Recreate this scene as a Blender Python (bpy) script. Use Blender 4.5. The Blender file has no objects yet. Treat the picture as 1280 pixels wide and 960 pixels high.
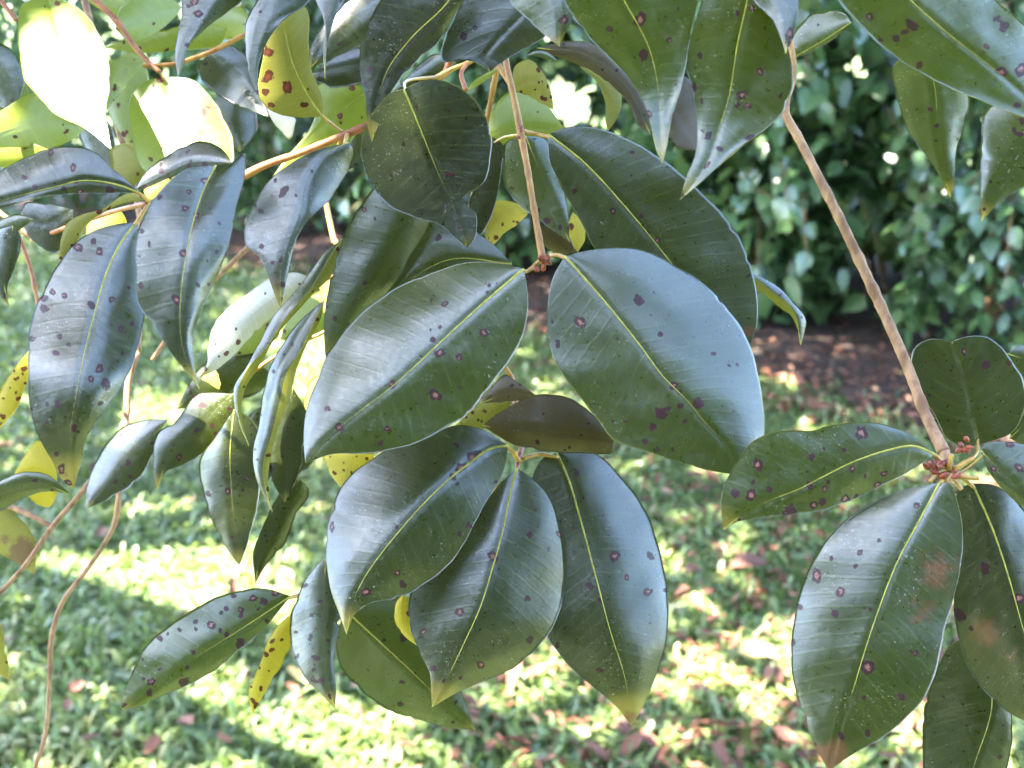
import bpy, math, random
import numpy as np
from mathutils import Vector, Matrix, Euler

random.seed(7)
rng = np.random.default_rng(7)
R = math.radians
scene = bpy.context.scene
COL = scene.collection

# ------------------------------------------------------------------ camera
F = 1545.0                       # focal length in pixels of the 1280x960 photograph
CAM_Z, PITCH = 1.45, 17.0
cd = bpy.data.cameras.new('camera')
cam = bpy.data.objects.new('camera', cd)
COL.objects.link(cam)
cam.location = (0, 0, CAM_Z)
cam.rotation_euler = (R(90 - PITCH), 0, 0)
cd.sensor_width = 36.0
cd.lens = 36.0 * F / 1280.0
cd.clip_start, cd.clip_end = 0.02, 3000
cd.dof.use_dof = True
cd.dof.focus_distance = 0.50
cd.dof.aperture_fstop = 15.5
scene.camera = cam

# ------------------------------------------------------------------ sky, sun, exposure
SUN = Vector((-0.40, -0.16, 0.90)).normalized()        # towards the sun
elev = math.asin(SUN.z)
az = math.atan2(SUN.x, SUN.y)
w = bpy.data.worlds.new('World')
scene.world = w
w.use_nodes = True
nt = w.node_tree
sky = nt.nodes.new('ShaderNodeTexSky')
sky.sky_type = 'NISHITA'
sky.sun_disc = False
sky.sun_elevation = elev
sky.sun_rotation = az
sky.air_density, sky.dust_density, sky.ozone_density = 1.0, 1.3, 1.8
bg = nt.nodes['Background']
bg.inputs['Strength'].default_value = 0.13
nt.links.new(sky.outputs[0], bg.inputs['Color'])
sd = bpy.data.lights.new('sun', 'SUN')
sd.energy = 4.8
sd.angle = R(0.53)
sd.color = (1.0, 0.94, 0.84)
so = bpy.data.objects.new('sun', sd)
COL.objects.link(so)
so.rotation_euler = SUN.to_track_quat('Z', 'Y').to_euler()
so.location = (-4, 2, 8)
scene.view_settings.view_transform = 'Standard'
scene.view_settings.look = 'None'
scene.view_settings.gamma = 1.0
scene.view_settings.exposure = 4.7
scene.render.engine = 'CYCLES'
scene.cycles.use_denoising = True
scene.cycles.use_adaptive_sampling = True
scene.cycles.adaptive_threshold = 0.015
scene.cycles.max_bounces = 6
scene.cycles.diffuse_bounces = 4
scene.cycles.glossy_bounces = 2
scene.cycles.sample_clamp_indirect = 8.0

CAMP = np.array([0, 0, CAM_Z])
cp, sp = math.cos(R(PITCH)), math.sin(R(PITCH))
FWD, UP, RT = np.array([0, cp, -sp]), np.array([0, sp, cp]), np.array([1.0, 0, 0])

def P3(x, y, d):
    """point at depth d (metres along the view axis) that the photograph shows at x, y"""
    x, y, d = np.asarray(x, float), np.asarray(y, float), np.asarray(d, float)
    u = (x - 640.0) / F * d
    v = (480.0 - y) / F * d
    return CAMP + u[..., None] * RT + v[..., None] * UP + d[..., None] * FWD

def ground(x, y, z=0.0):
    r = (x - 640.0) / F * RT + (480.0 - y) / F * UP + FWD
    t = (z - CAM_Z) / r[2]
    return CAMP + t * r

# ------------------------------------------------------------------ object helpers
def tag(o, label=None, cat=None, group=None, kind=None):
    if label: o['label'] = label
    if cat: o['category'] = cat
    if group: o['group'] = group
    if kind: o['kind'] = kind
    return o

def link(name, data, parent=None, loc=(0, 0, 0)):
    o = bpy.data.objects.new(name, data)
    COL.objects.link(o)
    o.location = loc
    if parent is not None:
        o.parent = parent
    return o

def mesh(name, verts, faces, mats, smooth=True, mi=None):
    me = bpy.data.meshes.new(name)
    verts = np.asarray(verts, dtype=np.float32)
    faces = np.asarray(faces, dtype=np.int32)
    n, k = faces.shape
    me.vertices.add(len(verts)); me.vertices.foreach_set('co', verts.ravel())
    me.loops.add(n * k); me.loops.foreach_set('vertex_index', faces.ravel())
    me.polygons.add(n)
    me.polygons.foreach_set('loop_start', np.arange(0, n * k, k, dtype=np.int32))
    me.polygons.foreach_set('loop_total', np.full(n, k, dtype=np.int32))
    if mi is not None: me.polygons.foreach_set('material_index', np.asarray(mi, dtype=np.int32))
    if smooth: me.polygons.foreach_set('use_smooth', np.ones(n, dtype=bool))
    for m in mats: me.materials.append(m)
    me.update(calc_edges=True)
    me.validate()
    return me

def attr(me, name, vals):
    a = me.attributes.new(name, 'FLOAT', 'POINT')
    a.data.foreach_set('value', np.asarray(vals, dtype=np.float32))

def crv(pts, t, closed_t=None):
    """smooth curve through pts (n,k), sampled at t in 0..1 of its chord length"""
    p = np.asarray(pts, float)
    d = np.r_[0, np.cumsum(np.linalg.norm(np.diff(p[:, :2], axis=0), axis=1) + 1e-6)]
    d /= d[-1]
    m = np.gradient(p, d, axis=0) if len(p) > 2 else np.repeat((p[1] - p[0])[None], 2, 0)
    i = np.clip(np.searchsorted(d, t, side='right') - 1, 0, len(p) - 2)
    h = (d[i + 1] - d[i])
    s = ((t - d[i]) / h)[:, None]
    h = h[:, None]
    return ((2*s**3 - 3*s**2 + 1) * p[i] + (s**3 - 2*s**2 + s) * h * m[i]
            + (-2*s**3 + 3*s**2) * p[i+1] + (s**3 - s**2) * h * m[i+1])

def tube(pts, radii, n=8, seg=None, wob=0.0, nodes=0):
    """tapered tube through 3-D points"""
    pts = np.asarray(pts, float); radii = np.asarray(radii, float)
    seg = seg or max(6, 5 * len(pts))
    t = np.linspace(0, 1, seg)
    d = np.r_[0, np.cumsum(np.linalg.norm(np.diff(pts, axis=0), axis=1) + 1e-9)]; d /= d[-1]
    m = np.gradient(pts, d, axis=0) if len(pts) > 2 else np.repeat((pts[1] - pts[0])[None], 2, 0)
    i = np.clip(np.searchsorted(d, t, side='right') - 1, 0, len(pts) - 2)
    h = d[i+1] - d[i]; s = ((t - d[i]) / h)[:, None]; h = h[:, None]
    c = ((2*s**3-3*s**2+1)*pts[i] + (s**3-2*s**2+s)*h*m[i] + (-2*s**3+3*s**2)*pts[i+1] + (s**3-s**2)*h*m[i+1])
    r = np.interp(t, d, radii)
    if wob: r = r * (1 + wob * rng.normal(size=seg))
    for _ in range(nodes):
        r = r * (1 + rng.uniform(.05, .2) * np.exp(-((t - rng.uniform(.05, .95)) * seg / 1.6) ** 2))
    tan = np.gradient(c, axis=0); tan /= np.linalg.norm(tan, axis=1)[:, None]
    ref = np.array([0.31, 0.9, 0.23]); 
    a = np.cross(tan, ref); a /= np.linalg.norm(a, axis=1)[:, None]
    b = np.cross(tan, a)
    ph = np.linspace(0, 2*np.pi, n, endpoint=False)
    V = (c[:, None] + r[:, None, None] * (np.cos(ph)[None, :, None] * a[:, None] + np.sin(ph)[None, :, None] * b[:, None])).reshape(-1, 3)
    I = np.arange(seg * n).reshape(seg, n)
    q = np.stack([I[:-1], np.roll(I, -1, 1)[:-1], np.roll(I, -1, 1)[1:], I[1:]], -1).reshape(-1, 4)
    # caps as fans of quads through the centre
    V = np.vstack([V, c[0], c[-1]])
    c0, c1 = seg * n, seg * n + 1
    caps = []
    for k in range(0, n, 2):
        caps.append([c0, I[0][(k+2) % n], I[0][(k+1) % n], I[0][k]])
        caps.append([c1, I[-1][k], I[-1][(k+1) % n], I[-1][(k+2) % n]])
    return V, np.vstack([q, np.array(caps)])

# ------------------------------------------------------------------ materials
def new_mat(name):
    m = bpy.data.materials.new(name)
    m.use_nodes = True
    t = m.node_tree
    t.nodes.clear()
    return m, t, t.nodes.new('ShaderNodeOutputMaterial')

class NT:
    """small helper to write node trees"""
    def __init__(self, t): self.t = t
    def n(self, typ, **kw):
        nd = self.t.nodes.new(typ)
        for k, v in kw.items(): setattr(nd, k, v)
        return nd
    def set(self, sock, v):
        if isinstance(v, bpy.types.NodeSocket): self.t.links.new(v, sock)
        else: sock.default_value = v
    def at(self, name):
        return self.n('ShaderNodeAttribute', attribute_name=name).outputs['Fac']
    def math(self, op, a, b=0.0, clamp=False):
        nd = self.n('ShaderNodeMath', operation=op, use_clamp=clamp)
        self.set(nd.inputs[0], a); self.set(nd.inputs[1], b)
        return nd.outputs[0]
    def step(self, x, lo, hi):
        nd = self.n('ShaderNodeMapRange', interpolation_type='SMOOTHSTEP')
        self.set(nd.inputs[0], x); nd.inputs[1].default_value = lo; nd.inputs[2].default_value = hi
        return nd.outputs[0]
    def noise(self, scale, vec=None, detail=3.0, rough=0.55, out=0):
        nd = self.n('ShaderNodeTexNoise')
        nd.inputs['Scale'].default_value = scale; nd.inputs['Detail'].default_value = detail
        nd.inputs['Roughness'].default_value = rough
        if vec is not None: self.set(nd.inputs['Vector'], vec)
        return nd.outputs[out]
    def mix(self, f, a, b):
        nd = self.n('ShaderNodeMix', data_type='RGBA')
        self.set(nd.inputs[0], f); self.set(nd.inputs[6], c4(a)); self.set(nd.inputs[7], c4(b))
        return nd.outputs[2]
    def obj(self): return self.n('ShaderNodeTexCoord').outputs['Object']

def c4(c):
    if isinstance(c, bpy.types.NodeSocket): return c
    return (c[0], c[1], c[2], 1.0)

def leaf_material(name, a, b, tipc, spotc, corec, rough, spec, trans, transc, coat=0.0, dust=0.35):
    m, t, out = new_mat(name)
    g = NT(t)
    uv = g.n('ShaderNodeUVMap', uv_map='leaf').outputs[0]
    n1 = g.noise(45, g.obj(), 2.0)
    n2 = g.noise(420, g.obj(), 1.0)
    tone = g.math('ADD', g.at('tone'), g.math('MULTIPLY', g.math('SUBTRACT', n1, 0.5), 0.5), True)
    base = g.mix(tone, a, b)
    # side veins: fine oblique lines
    cv = g.n('ShaderNodeCombineXYZ')
    g.set(cv.inputs[0], g.math('MULTIPLY', g.at('vein'), 1900.0)); g.set(cv.inputs[1], g.math('MULTIPLY', g.at('across'), 95.0)); g.set(cv.inputs[2], g.at('seed'))
    wv = g.noise(1.0, cv.outputs[0], 2.0, 0.6)
    base = g.mix(g.math('MULTIPLY', g.step(wv, 0.52, 0.75), 0.2), base, [min(1, x * 1.9 + 0.012) for x in b])
    side = g.math('SINE', g.math('ADD', g.math('MULTIPLY', g.at('vein'), 1250.0), g.math('MULTIPLY', n1, 5.0)))
    base = g.mix(g.math('MULTIPLY', g.step(side, 0.86, 1.0), 0.13), base, [min(1, x * 2.0 + 0.012) for x in b])
    fl = g.math('MULTIPLY', g.step(g.noise(760, g.obj(), 1.0, 0.6), 0.72, 0.77), g.step(n1, 0.50, 0.66))
    base = g.mix(g.math('MULTIPLY', fl, 0.4), base, spotc)
    # yellowing tip and margin, brown stain
    tip = g.math('ADD', g.at('tip'), g.math('MULTIPLY', g.math('SUBTRACT', n1, 0.5), 0.5))
    base = g.mix(g.step(tip, 0.30, 0.95), base, tipc)
    stain = g.math('ADD', g.at('stain'), g.math('MULTIPLY', g.math('SUBTRACT', g.noise(190, g.obj(), 3.0, 0.7), 0.5), 1.3))
    base = g.mix(g.math('MULTIPLY', g.step(stain, 0.38, 0.85), 0.75), base, (0.085, 0.032, 0.013))
    # leaf spots with ragged rims, pale centre on the large ones
    sp_ = g.math('ADD', g.at('spot'), g.math('MULTIPLY', g.math('SUBTRACT', g.noise(520, g.obj(), 1.5), 0.5), 1.15))
    smask = g.step(sp_, 0.08, 0.26)
    base = g.mix(g.math('MULTIPLY', smask, 0.93), base, spotc)
    co_ = g.math('ADD', g.at('core'), g.math('MULTIPLY', g.math('SUBTRACT', g.noise(1500, g.obj(), 0.0), 0.5), 0.8))
    base = g.mix(g.math('MULTIPLY', g.step(co_, 0.25, 0.55), 0.85), base, corec)
    # dust and scuffs
    d1 = g.step(g.noise(1500, g.obj(), 1.0, 0.6), 0.66, 0.74)
    d2 = g.step(g.noise(60, g.obj(), 1.0), 0.45, 0.65)
    base = g.mix(g.math('MULTIPLY', g.math('MULTIPLY', d1, d2), dust), base, (0.45, 0.43, 0.40))
    bs = g.n('ShaderNodeBsdfPrincipled')
    g.set(bs.inputs['Base Color'], base)
    rr = g.math('ADD', rough, g.math('MULTIPLY', g.math('SUBTRACT', n2, 0.5), 0.22))
    rr = g.math('ADD', rr, g.math('MULTIPLY', smask, 0.12))
    g.set(bs.inputs['Roughness'], rr)
    g.set(bs.inputs['Specular IOR Level'], g.math('MULTIPLY', g.math('SUBTRACT', 1.0, g.math('MULTIPLY', smask, 0.6)), g.math('ADD', spec * 0.75, g.math('MULTIPLY', n1, spec * 0.5))))
    bs.inputs['Coat Weight'].default_value = coat
    bs.inputs['Coat Roughness'].default_value = 0.25
    hgt = g.math('ADD', g.math('MULTIPLY', wv, 0.25), g.math('ADD', g.math('MULTIPLY', n2, 0.7), g.math('MULTIPLY', g.step(side, 0.7, 1.0), 0.22)))
    bp = g.n('ShaderNodeBump')
    bp.inputs['Strength'].default_value = 0.5
    bp.inputs['Distance'].default_value = 0.00014
    g.set(bp.inputs['Height'], hgt)
    g.set(bs.inputs['Normal'], bp.outputs[0])
    tr = g.n('ShaderNodeBsdfTranslucent')
    tc = g.mix(g.math('MULTIPLY', smask, 0.9), transc, spotc)
    tc = g.mix(g.math('MULTIPLY', g.step(stain, 0.35, 0.85), 0.7), tc, (0.21, 0.085, 0.04))
    g.set(tr.inputs['Color'], tc)
    mx = g.n('ShaderNodeMixShader')
    mx.inputs[0].default_value = trans
    t.links.new(bs.outputs[0], mx.inputs[1]); t.links.new(tr.outputs[0], mx.inputs[2])
    t.links.new(mx.outputs[0], out.inputs[0])
    return m

def simple_mat(name, a, b, scale=40, rough=0.6, spec=0.4, bump=0.3, bdist=0.001, detail=4.0, trans=0.0, transc=None, rand=0.0, randc=None, stretch=None):
    m, t, out = new_mat(name)
    g = NT(t)
    vec = g.obj()
    if stretch:
        mp = g.n('ShaderNodeMapping'); g.set(mp.inputs[0], vec); mp.inputs[3].default_value = stretch; vec = mp.outputs[0]
    nz = g.noise(scale, vec, detail, 0.6)
    col = g.mix(g.step(nz, 0.3, 0.7), a, b)
    if rand:
        oi = g.n('ShaderNodeObjectInfo').outputs['Random']
        col = g.mix(g.math('MULTIPLY', oi, rand), col, randc)
    bs = g.n('ShaderNodeBsdfPrincipled')
    g.set(bs.inputs['Base Color'], col)
    bs.inputs['Roughness'].default_value = rough
    bs.inputs['Specular IOR Level'].default_value = spec
    if bump:
        bp = g.n('ShaderNodeBump'); bp.inputs['Strength'].default_value = bump; bp.inputs['Distance'].default_value = bdist
        g.set(bp.inputs['Height'], nz); g.set(bs.inputs['Normal'], bp.outputs[0])
    if trans:
        tr = g.n('ShaderNodeBsdfTranslucent'); tr.inputs[0].default_value = c4(transc)
        mx = g.n('ShaderNodeMixShader'); mx.inputs[0].default_value = trans
        t.links.new(bs.outputs[0], mx.inputs[1]); t.links.new(tr.outputs[0], mx.inputs[2])
        t.links.new(mx.outputs[0], out.inputs[0])
    else:
        t.links.new(bs.outputs[0], out.inputs[0])
    return m

SPOT = (0.021, 0.0042, 0.0075)
CORE = (0.17, 0.075, 0.055)
M = {}
M['top'] = leaf_material('leaf_upper_side', (0.0040, 0.0058, 0.0006), (0.027, 0.038, 0.0010), (0.14, 0.105, 0.014), SPOT, CORE, 0.32, 0.78, 0.06, (0.34, 0.46, 0.05), 0.0, 0.4)
M['under'] = leaf_material('leaf_under_side', (0.12, 0.115, 0.012), (0.20, 0.18, 0.02), (0.24, 0.15, 0.02), (0.055, 0.008, 0.006), (0.16, 0.04, 0.015), 0.55, 0.35, 0.32, (0.62, 0.60, 0.07), 0.0, 0.1)
M['brown'] = leaf_material('leaf_bronze_side', (0.010, 0.010, 0.0035), (0.024, 0.019, 0.006), (0.16, 0.09, 0.02), SPOT, CORE, 0.42, 0.5, 0.25, (0.35, 0.22, 0.05), 0.0)
M['lime'] = leaf_material('painted_glow_leaf_side', (0.070, 0.100, 0.010), (0.125, 0.150, 0.014), (0.24, 0.20, 0.03), (0.075, 0.014, 0.012), CORE, 0.40, 0.6, 0.30, (0.45, 0.58, 0.05), 0.0, 0.3)  # lighter green imitates sunlight falling on and glowing through these leaves
M['pale'] = leaf_material('painted_sheen_leaf_side', (0.26, 0.25, 0.215), (0.38, 0.37, 0.33), (0.28, 0.24, 0.05), (0.075, 0.014, 0.012), CORE, 0.36, 0.9, 0.25, (0.45, 0.45, 0.2), 0.0, 0.3)  # cream base colour imitates sky sheen and sun glare on the leaf
M['yellow'] = leaf_material('yellow_painted_backlight_side', (0.30, 0.235, 0.014), (0.42, 0.33, 0.02), (0.40, 0.24, 0.02), (0.085, 0.014, 0.008), (0.20, 0.05, 0.015), 0.5, 0.4, 0.40, (0.75, 0.62, 0.04), 0.0, 0.1)  # yellowish underside, its colour brightened to imitate light from behind
M['rim'] = simple_mat('leaf_margin', (0.16, 0.16, 0.05), (0.30, 0.29, 0.12), 300, 0.45, 0.5, 0, trans=0.3, transc=(0.6, 0.6, 0.2))
M['rib'] = simple_mat('leaf_midrib', (0.16, 0.155, 0.022), (0.27, 0.245, 0.045), 260, 0.6, 0.25, 0.2, 0.0003)
M['petiole'] = simple_mat('petiole_skin', (0.22, 0.11, 0.025), (0.34, 0.22, 0.05), 220, 0.45, 0.5, 0.2, 0.0003)
M['twig'] = simple_mat('green_tan_twig', (0.15, 0.060, 0.010), (0.26, 0.135, 0.028), 160, 0.55, 0.35, 0.6, 0.0006, stretch=(1, 1, 0.25))
M['redtwig'] = simple_mat('red_brown_twig', (0.14, 0.034, 0.014), (0.25, 0.095, 0.033), 160, 0.5, 0.4, 0.5, 0.0006)
M['bark'] = simple_mat('grey_brown_twig_bark', (0.11, 0.055, 0.028), (0.26, 0.15, 0.082), 190, 0.75, 0.25, 0.9, 0.0009, stretch=(1, 1, 0.4))
M['bud'] = simple_mat('red_bud', (0.08, 0.008, 0.006), (0.24, 0.045, 0.012), 500, 0.5, 0.4, 0.3, 0.0004)

# ------------------------------------------------------------------ leaf builder
BR = {}
def branch(key, loc_px, label):
    o = link('leafy_branch', None, loc=tuple(P3(*loc_px)))
    o.empty_display_size = 0.02
    tag(o, label, 'branch', 'branches of the glossy-leaved tree')
    BR[key] = o
    return o

LEAFN = 0
TILT, KS = 0.4, 1.3
def leaf(key, d, mid, a, b, k=(0.2, 0.2), c=0.5, under='', spots=(), tone=0.5, tip=0.6, stain=(), pet=None, tilt=None, rib=1.0, wave=1.0, nsp=3, brown=False, skin=None, label=None, petm='petiole', thick=0.00042):
    """one leaf: midrib mid and margins a, b run from base to tip (pixels), d is the depth along
    the midrib in metres, k how fast each half falls away from the viewer"""
    global LEAFN
    LEAFN += 1
    r = np.random.default_rng(1000 + LEAFN)
    par = BR[key]
    mid = np.array(mid, float)
    base, tp = mid[0], mid[-1]
    a = np.array([base] + [list(q) for q in a] + [tp], float)
    b = np.array([base] + [list(q) for q in b] + [tp], float)
    L = np.linalg.norm(np.diff(mid, axis=0), axis=1).sum()
    W = max(np.abs(np.cross(a - base, (tp - base) / np.linalg.norm(tp - base))).max(), np.abs(np.cross(b - base, (tp - base) / np.linalg.norm(tp - base))).max())
    NTt = int(np.clip(L / 3.0, 24, 110)); NS = int(np.clip(W / 3.4, 6, 34))
    t = np.linspace(0, 1, NTt + 1)
    cm = crv(mid, t); ca = crv(a, t); cb = crv(b, t)
    # small irregularity of the margins
    for cc in (ca, cb):
        ph = r.uniform(0, 6.28, 3)
        wob = (np.sin(t * 31 + ph[0]) * 0.5 + np.sin(t * 67 + ph[1]) * 0.4 + np.sin(t * 17 + ph[2])) * 0.8 * np.sin(np.pi * t)
        for _ in range(r.integers(0, 3)):
            tb = r.uniform(.25, .9); wob = wob - r.uniform(1.0, 3.0) * np.exp(-((t - tb) * L / r.uniform(2.5, 5)) ** 2)
        nrm = cc - cm; ln = np.linalg.norm(nrm, axis=1)[:, None] + 1e-6
        cc += nrm / ln * wob[:, None] * np.minimum(1, ln / 20)
    dep = np.interp(t, np.linspace(0, 1, len(d)), d) if len(d) < 3 else crv(np.c_[np.linspace(0, 1, len(d)), np.zeros(len(d)), d], t)[:, 2]
    dep = dep.mean() + (dep - dep.mean()) * (TILT if tilt is None else tilt)
    S = np.linspace(-1, 1, 2 * NS + 1)
    edge = np.where((S < 0)[None, :, None], ca[:, None], cb[:, None])
    px = cm[:, None] + (edge - cm[:, None]) * np.abs(S)[None, :, None]
    off = np.linalg.norm(px - cm[:, None], axis=2)                     # pixels from the midrib
    full = np.linalg.norm(edge - cm[:, None], axis=2) + 1e-6
    kk = np.where(S < 0, k[0], k[1])[None, :] * KS
    prof = (1 - c) * np.abs(S)[None] + c * np.abs(S)[None] ** 2
    D = dep[:, None] + kk * full * prof * dep[:, None] / F
    # undulation
    T2, S2 = np.meshgrid(t, S, indexing='ij')
    p = r.uniform(0, 6.28, 6)
    und = (0.0009 * np.abs(S2) ** 1.5 * np.sin(9 * T2 + p[0] + 2 * np.sign(S2)) + 0.0004 * S2 ** 2 * np.sin(21 * T2 + p[1] + 1.3 * np.sign(S2))
           + 0.0002 * np.sin(14 * T2 + p[2]) * np.sin(7 * S2 + p[3]) + 0.00008 * np.sin(37 * T2 + 5 * S2 + p[4]))
    env = np.minimum(1, full * np.abs(S)[None] / 25.0)
    D = D + wave * und * np.sin(np.pi * np.clip(T2, 0.03, 0.97)) * env * (L / 300.0)
    # groove along the midrib
    D = D + 0.0004 * np.exp(-(off / 5.0) ** 2)
    V = P3(px[..., 0], px[..., 1], D)
    gt = np.gradient(V, axis=0); gs = np.gradient(V, axis=1)
    N = np.cross(gt, gs)
    ln = np.linalg.norm(N, axis=2, keepdims=True)
    N = N / np.maximum(ln, 1e-12)
    view = CAMP - V
    if (N * view).sum() < 0: N = -N
    n0, n1 = V.shape[:2]
    org = V[0, NS].copy()
    taper = (np.minimum(1, full / 6.0))[..., None]
    Vf = (V + N * thick / 2 * taper - org).reshape(-1, 3)
    Vb = (V - N * thick / 2 * taper - org).reshape(-1, 3)
    I = np.arange(n0 * n1).reshape(n0, n1)
    Q = np.stack([I[:-1, :-1], I[1:, :-1], I[1:, 1:], I[:-1, 1:]], -1)
    # orientation of the front layer
    e1 = V[n0 // 2, NS + 1] - V[n0 // 2, NS]; e0 = V[n0 // 2 + 1, NS] - V[n0 // 2, NS]
    if np.dot(np.cross(e0, e1), N[n0 // 2, NS]) < 0: Q = Q[..., ::-1]
    qf = Q.reshape(-1, 4); qb = Q[..., ::-1].reshape(-1, 4) + n0 * n1
    rows = []
    for col in (0, n1 - 1):
        i0, i1 = I[:-1, col], I[1:, col]
        q = np.stack([i0, i1, i1 + n0 * n1, i0 + n0 * n1], -1)
        rows.append(q if (col == 0) else q[:, ::-1])
    rim = np.vstack(rows)
    matn = [M[skin] if skin and skin != 'yellow' else M['brown'] if brown else M['top'], M['yellow'] if skin == 'yellow' else M['under'], M['rim']]
    sidecol = np.broadcast_to((np.arange(n1 - 1) < NS)[None], (n0 - 1, n1 - 1)).reshape(-1)
    fm = np.zeros(len(qf), int)
    if under == 'both': fm[:] = 1
    elif under == 'a': fm[sidecol] = 1
    elif under == 'b': fm[~sidecol] = 1
    bm_ = 1 - fm
    me = mesh('leaf', np.vstack([Vf, Vb]), np.vstack([qf, qb, rim]), matn, True, np.r_[fm, bm_, np.full(len(rim), 2)])
    # per-vertex fields in the leaf's own surface coordinates
    spot = np.full((n0, n1), -1.0); core = np.full((n0, n1), -1.0); st = np.zeros((n0, n1))
    sl = [(q[0], q[1], q[2] * 1.0, len(q) > 3) for q in spots]
    for _ in range(nsp):
        i = r.integers(4, n0 - 2); j = r.integers(1, n1 - 1)
        sl.append((px[i, j, 0], px[i, j, 1], r.uniform(1.6, 3.2) if r.random() < .8 else r.uniform(3, 4.5), False))
    for (x, y, rad, cr) in sl:
        asp = r.uniform(0.75, 1.3); an = r.uniform(0, 3.14)
        dx, dy = px[..., 0] - x, px[..., 1] - y
        ux, uy = dx * math.cos(an) + dy * math.sin(an), -dx * math.sin(an) + dy * math.cos(an)
        rr = np.sqrt((ux * asp) ** 2 + (uy / asp) ** 2)
        spot = np.maximum(spot, 1 - rr / (rad * 1.0))
        if cr or (rad >= 5 and r.random() < 0.45): core = np.maximum(core, 1 - rr / (rad * 0.62))
    for (x, y, rad, amt) in stain:
        rr = np.hypot(px[..., 0] - x, px[..., 1] - y)
        st = np.maximum(st, amt * np.clip(1.25 - rr / rad, 0, 1))
    tipf = np.clip((T2 - 0.80) / 0.15, 0, 1) * tip
    tipf = np.maximum(tipf, 0.75 * tip * np.clip((np.abs(S2) - 0.93) / 0.07, 0, 1) * r.uniform(0.3, 1))
    tn = np.full((n0, n1), tone)
    dm = dep[:, None] / F
    vein = T2 * L * dep.mean() / F - 0.45 * off * dm
    two = lambda q: np.r_[q.reshape(-1), q.reshape(-1)]
    attr(me, 'spot', two(spot)); attr(me, 'core', two(core)); attr(me, 'stain', two(st))
    attr(me, 'tip', two(tipf)); attr(me, 'tone', two(tn)); attr(me, 'vein', two(vein)); attr(me, 'across', two(off * dm * np.sign(S2))); attr(me, 'seed', np.full(2 * n0 * n1, r.uniform(0, 50)))
    o = link('leaf', me, par, tuple(Vector(org) - par.location))
    if label: o['label'] = label
    # midrib: a fine raised cord on both faces
    mv = V[:, NS]
    mdep = dep / F
    if rib:
        rad = np.interp(t, [0, 0.25, 0.8, 1], [1.7, 1.2, 0.72, 0.42]) * mdep * rib * np.clip(L / 260, 0.55, 1.1)
        rad = np.maximum(rad, thick * 0.5 * 1.05)
        st_ = max(1, n0 // 36)
        Vt, Ft = tube(mv[::st_] - org, rad[::st_], 6, len(mv[::st_]))
        link('midrib', mesh('midrib', Vt, Ft, [M['rib']]), o)
    if pet:
        pts = [V[min(2, n0-1), NS]] + [P3(*q) for q in pet]
        pr = 2.6 * dep[0] / F * np.clip(L / 260, 0.6, 1.1)
        Vt, Ft = tube(np.array(pts) - org, np.linspace(pr * 0.8, pr * 1.15, len(pts)), 8, 10)
        link('petiole', mesh('petiole', Vt, Ft, [M[petm]]), o)
    return o

def stem(key, pts, rpx, mat='twig', name='stem', wob=0.02, label=None):
    """a twig through (x, y, depth) points with radii in pixels; child of its branch"""
    par = BR[key]
    p = np.array([P3(*q) for q in pts])
    rad = np.array(rpx) * np.array([q[2] for q in pts]) / F
    org = p[0].copy()
    V, Fc = tube(p - org, rad, 10, max(16, 14 * len(pts)), wob, nodes=max(1, len(pts) - 2))
    o = link(name, mesh(name, V, Fc, [M[mat]]), par, tuple(Vector(org) - par.location))
    if label: o['label'] = label
    return o

def bud(key, x, y, d, rpx, n=5, mat='bud'):
    """cluster of small scaly buds at a node"""
    par = BR[key]
    c = P3(x, y, d); r0 = rpx * d / F
    Vs, Fs, o0 = [], [], 0
    for i in range(n):
        q = rng.normal(size=3) * r0 * 0.75
        e = q + (rng.normal(size=3) + np.array([0, 0, 0.4])) * r0 * 0.7
        e = q + (e - q) / np.linalg.norm(e - q) * r0 * .8
        V, Fc = tube([q - (e - q) * .7, q - (e - q) * .3, q + (e - q) * .4, e], [r0 * 0.2, r0 * 0.46, r0 * 0.40, r0 * 0.06], 8, 11)
        Vs.append(V); Fs.append(Fc + o0); o0 += len(V)
    link('bud', mesh('bud', np.vstack(Vs), np.vstack(Fs), [M[mat]]), par, tuple(Vector(c) - par.location))

# ================================================================== the setting
# ---- materials of the garden
M['soil'] = simple_mat('bed_soil', (0.024, 0.016, 0.012), (0.060, 0.039, 0.030), 14, 0.9, 0.2, 0.8, 0.02, 8)
def lawn_mat():
    m, t, out = new_mat('lawn_ground')
    g = NT(t)
    v = g.obj()
    n1 = g.noise(1.3, v, 4); n2 = g.noise(45, v, 6, 0.7); n3 = g.noise(7, v, 5)
    c = g.mix(g.step(n2, .35, .65), (0.045, 0.060, 0.020), (0.085, 0.125, 0.035))
    c = g.mix(g.step(n3, .52, .72), c, (0.085, 0.060, 0.042))
    c = g.mix(g.math('MULTIPLY', g.step(n1, .4, .7), .4), c, (0.10, 0.12, 0.045))
    bs = g.n('ShaderNodeBsdfPrincipled')
    g.set(bs.inputs['Base Color'], c); bs.inputs['Roughness'].default_value = .85
    bs.inputs['Specular IOR Level'].default_value = .25
    bp = g.n('ShaderNodeBump'); bp.inputs['Strength'].default_value = .8; bp.inputs['Distance'].default_value = .02
    g.set(bp.inputs['Height'], n2); g.set(bs.inputs['Normal'], bp.outputs[0])
    t.links.new(bs.outputs[0], out.inputs[0])
    return m
M['lawn'] = lawn_mat()
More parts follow.
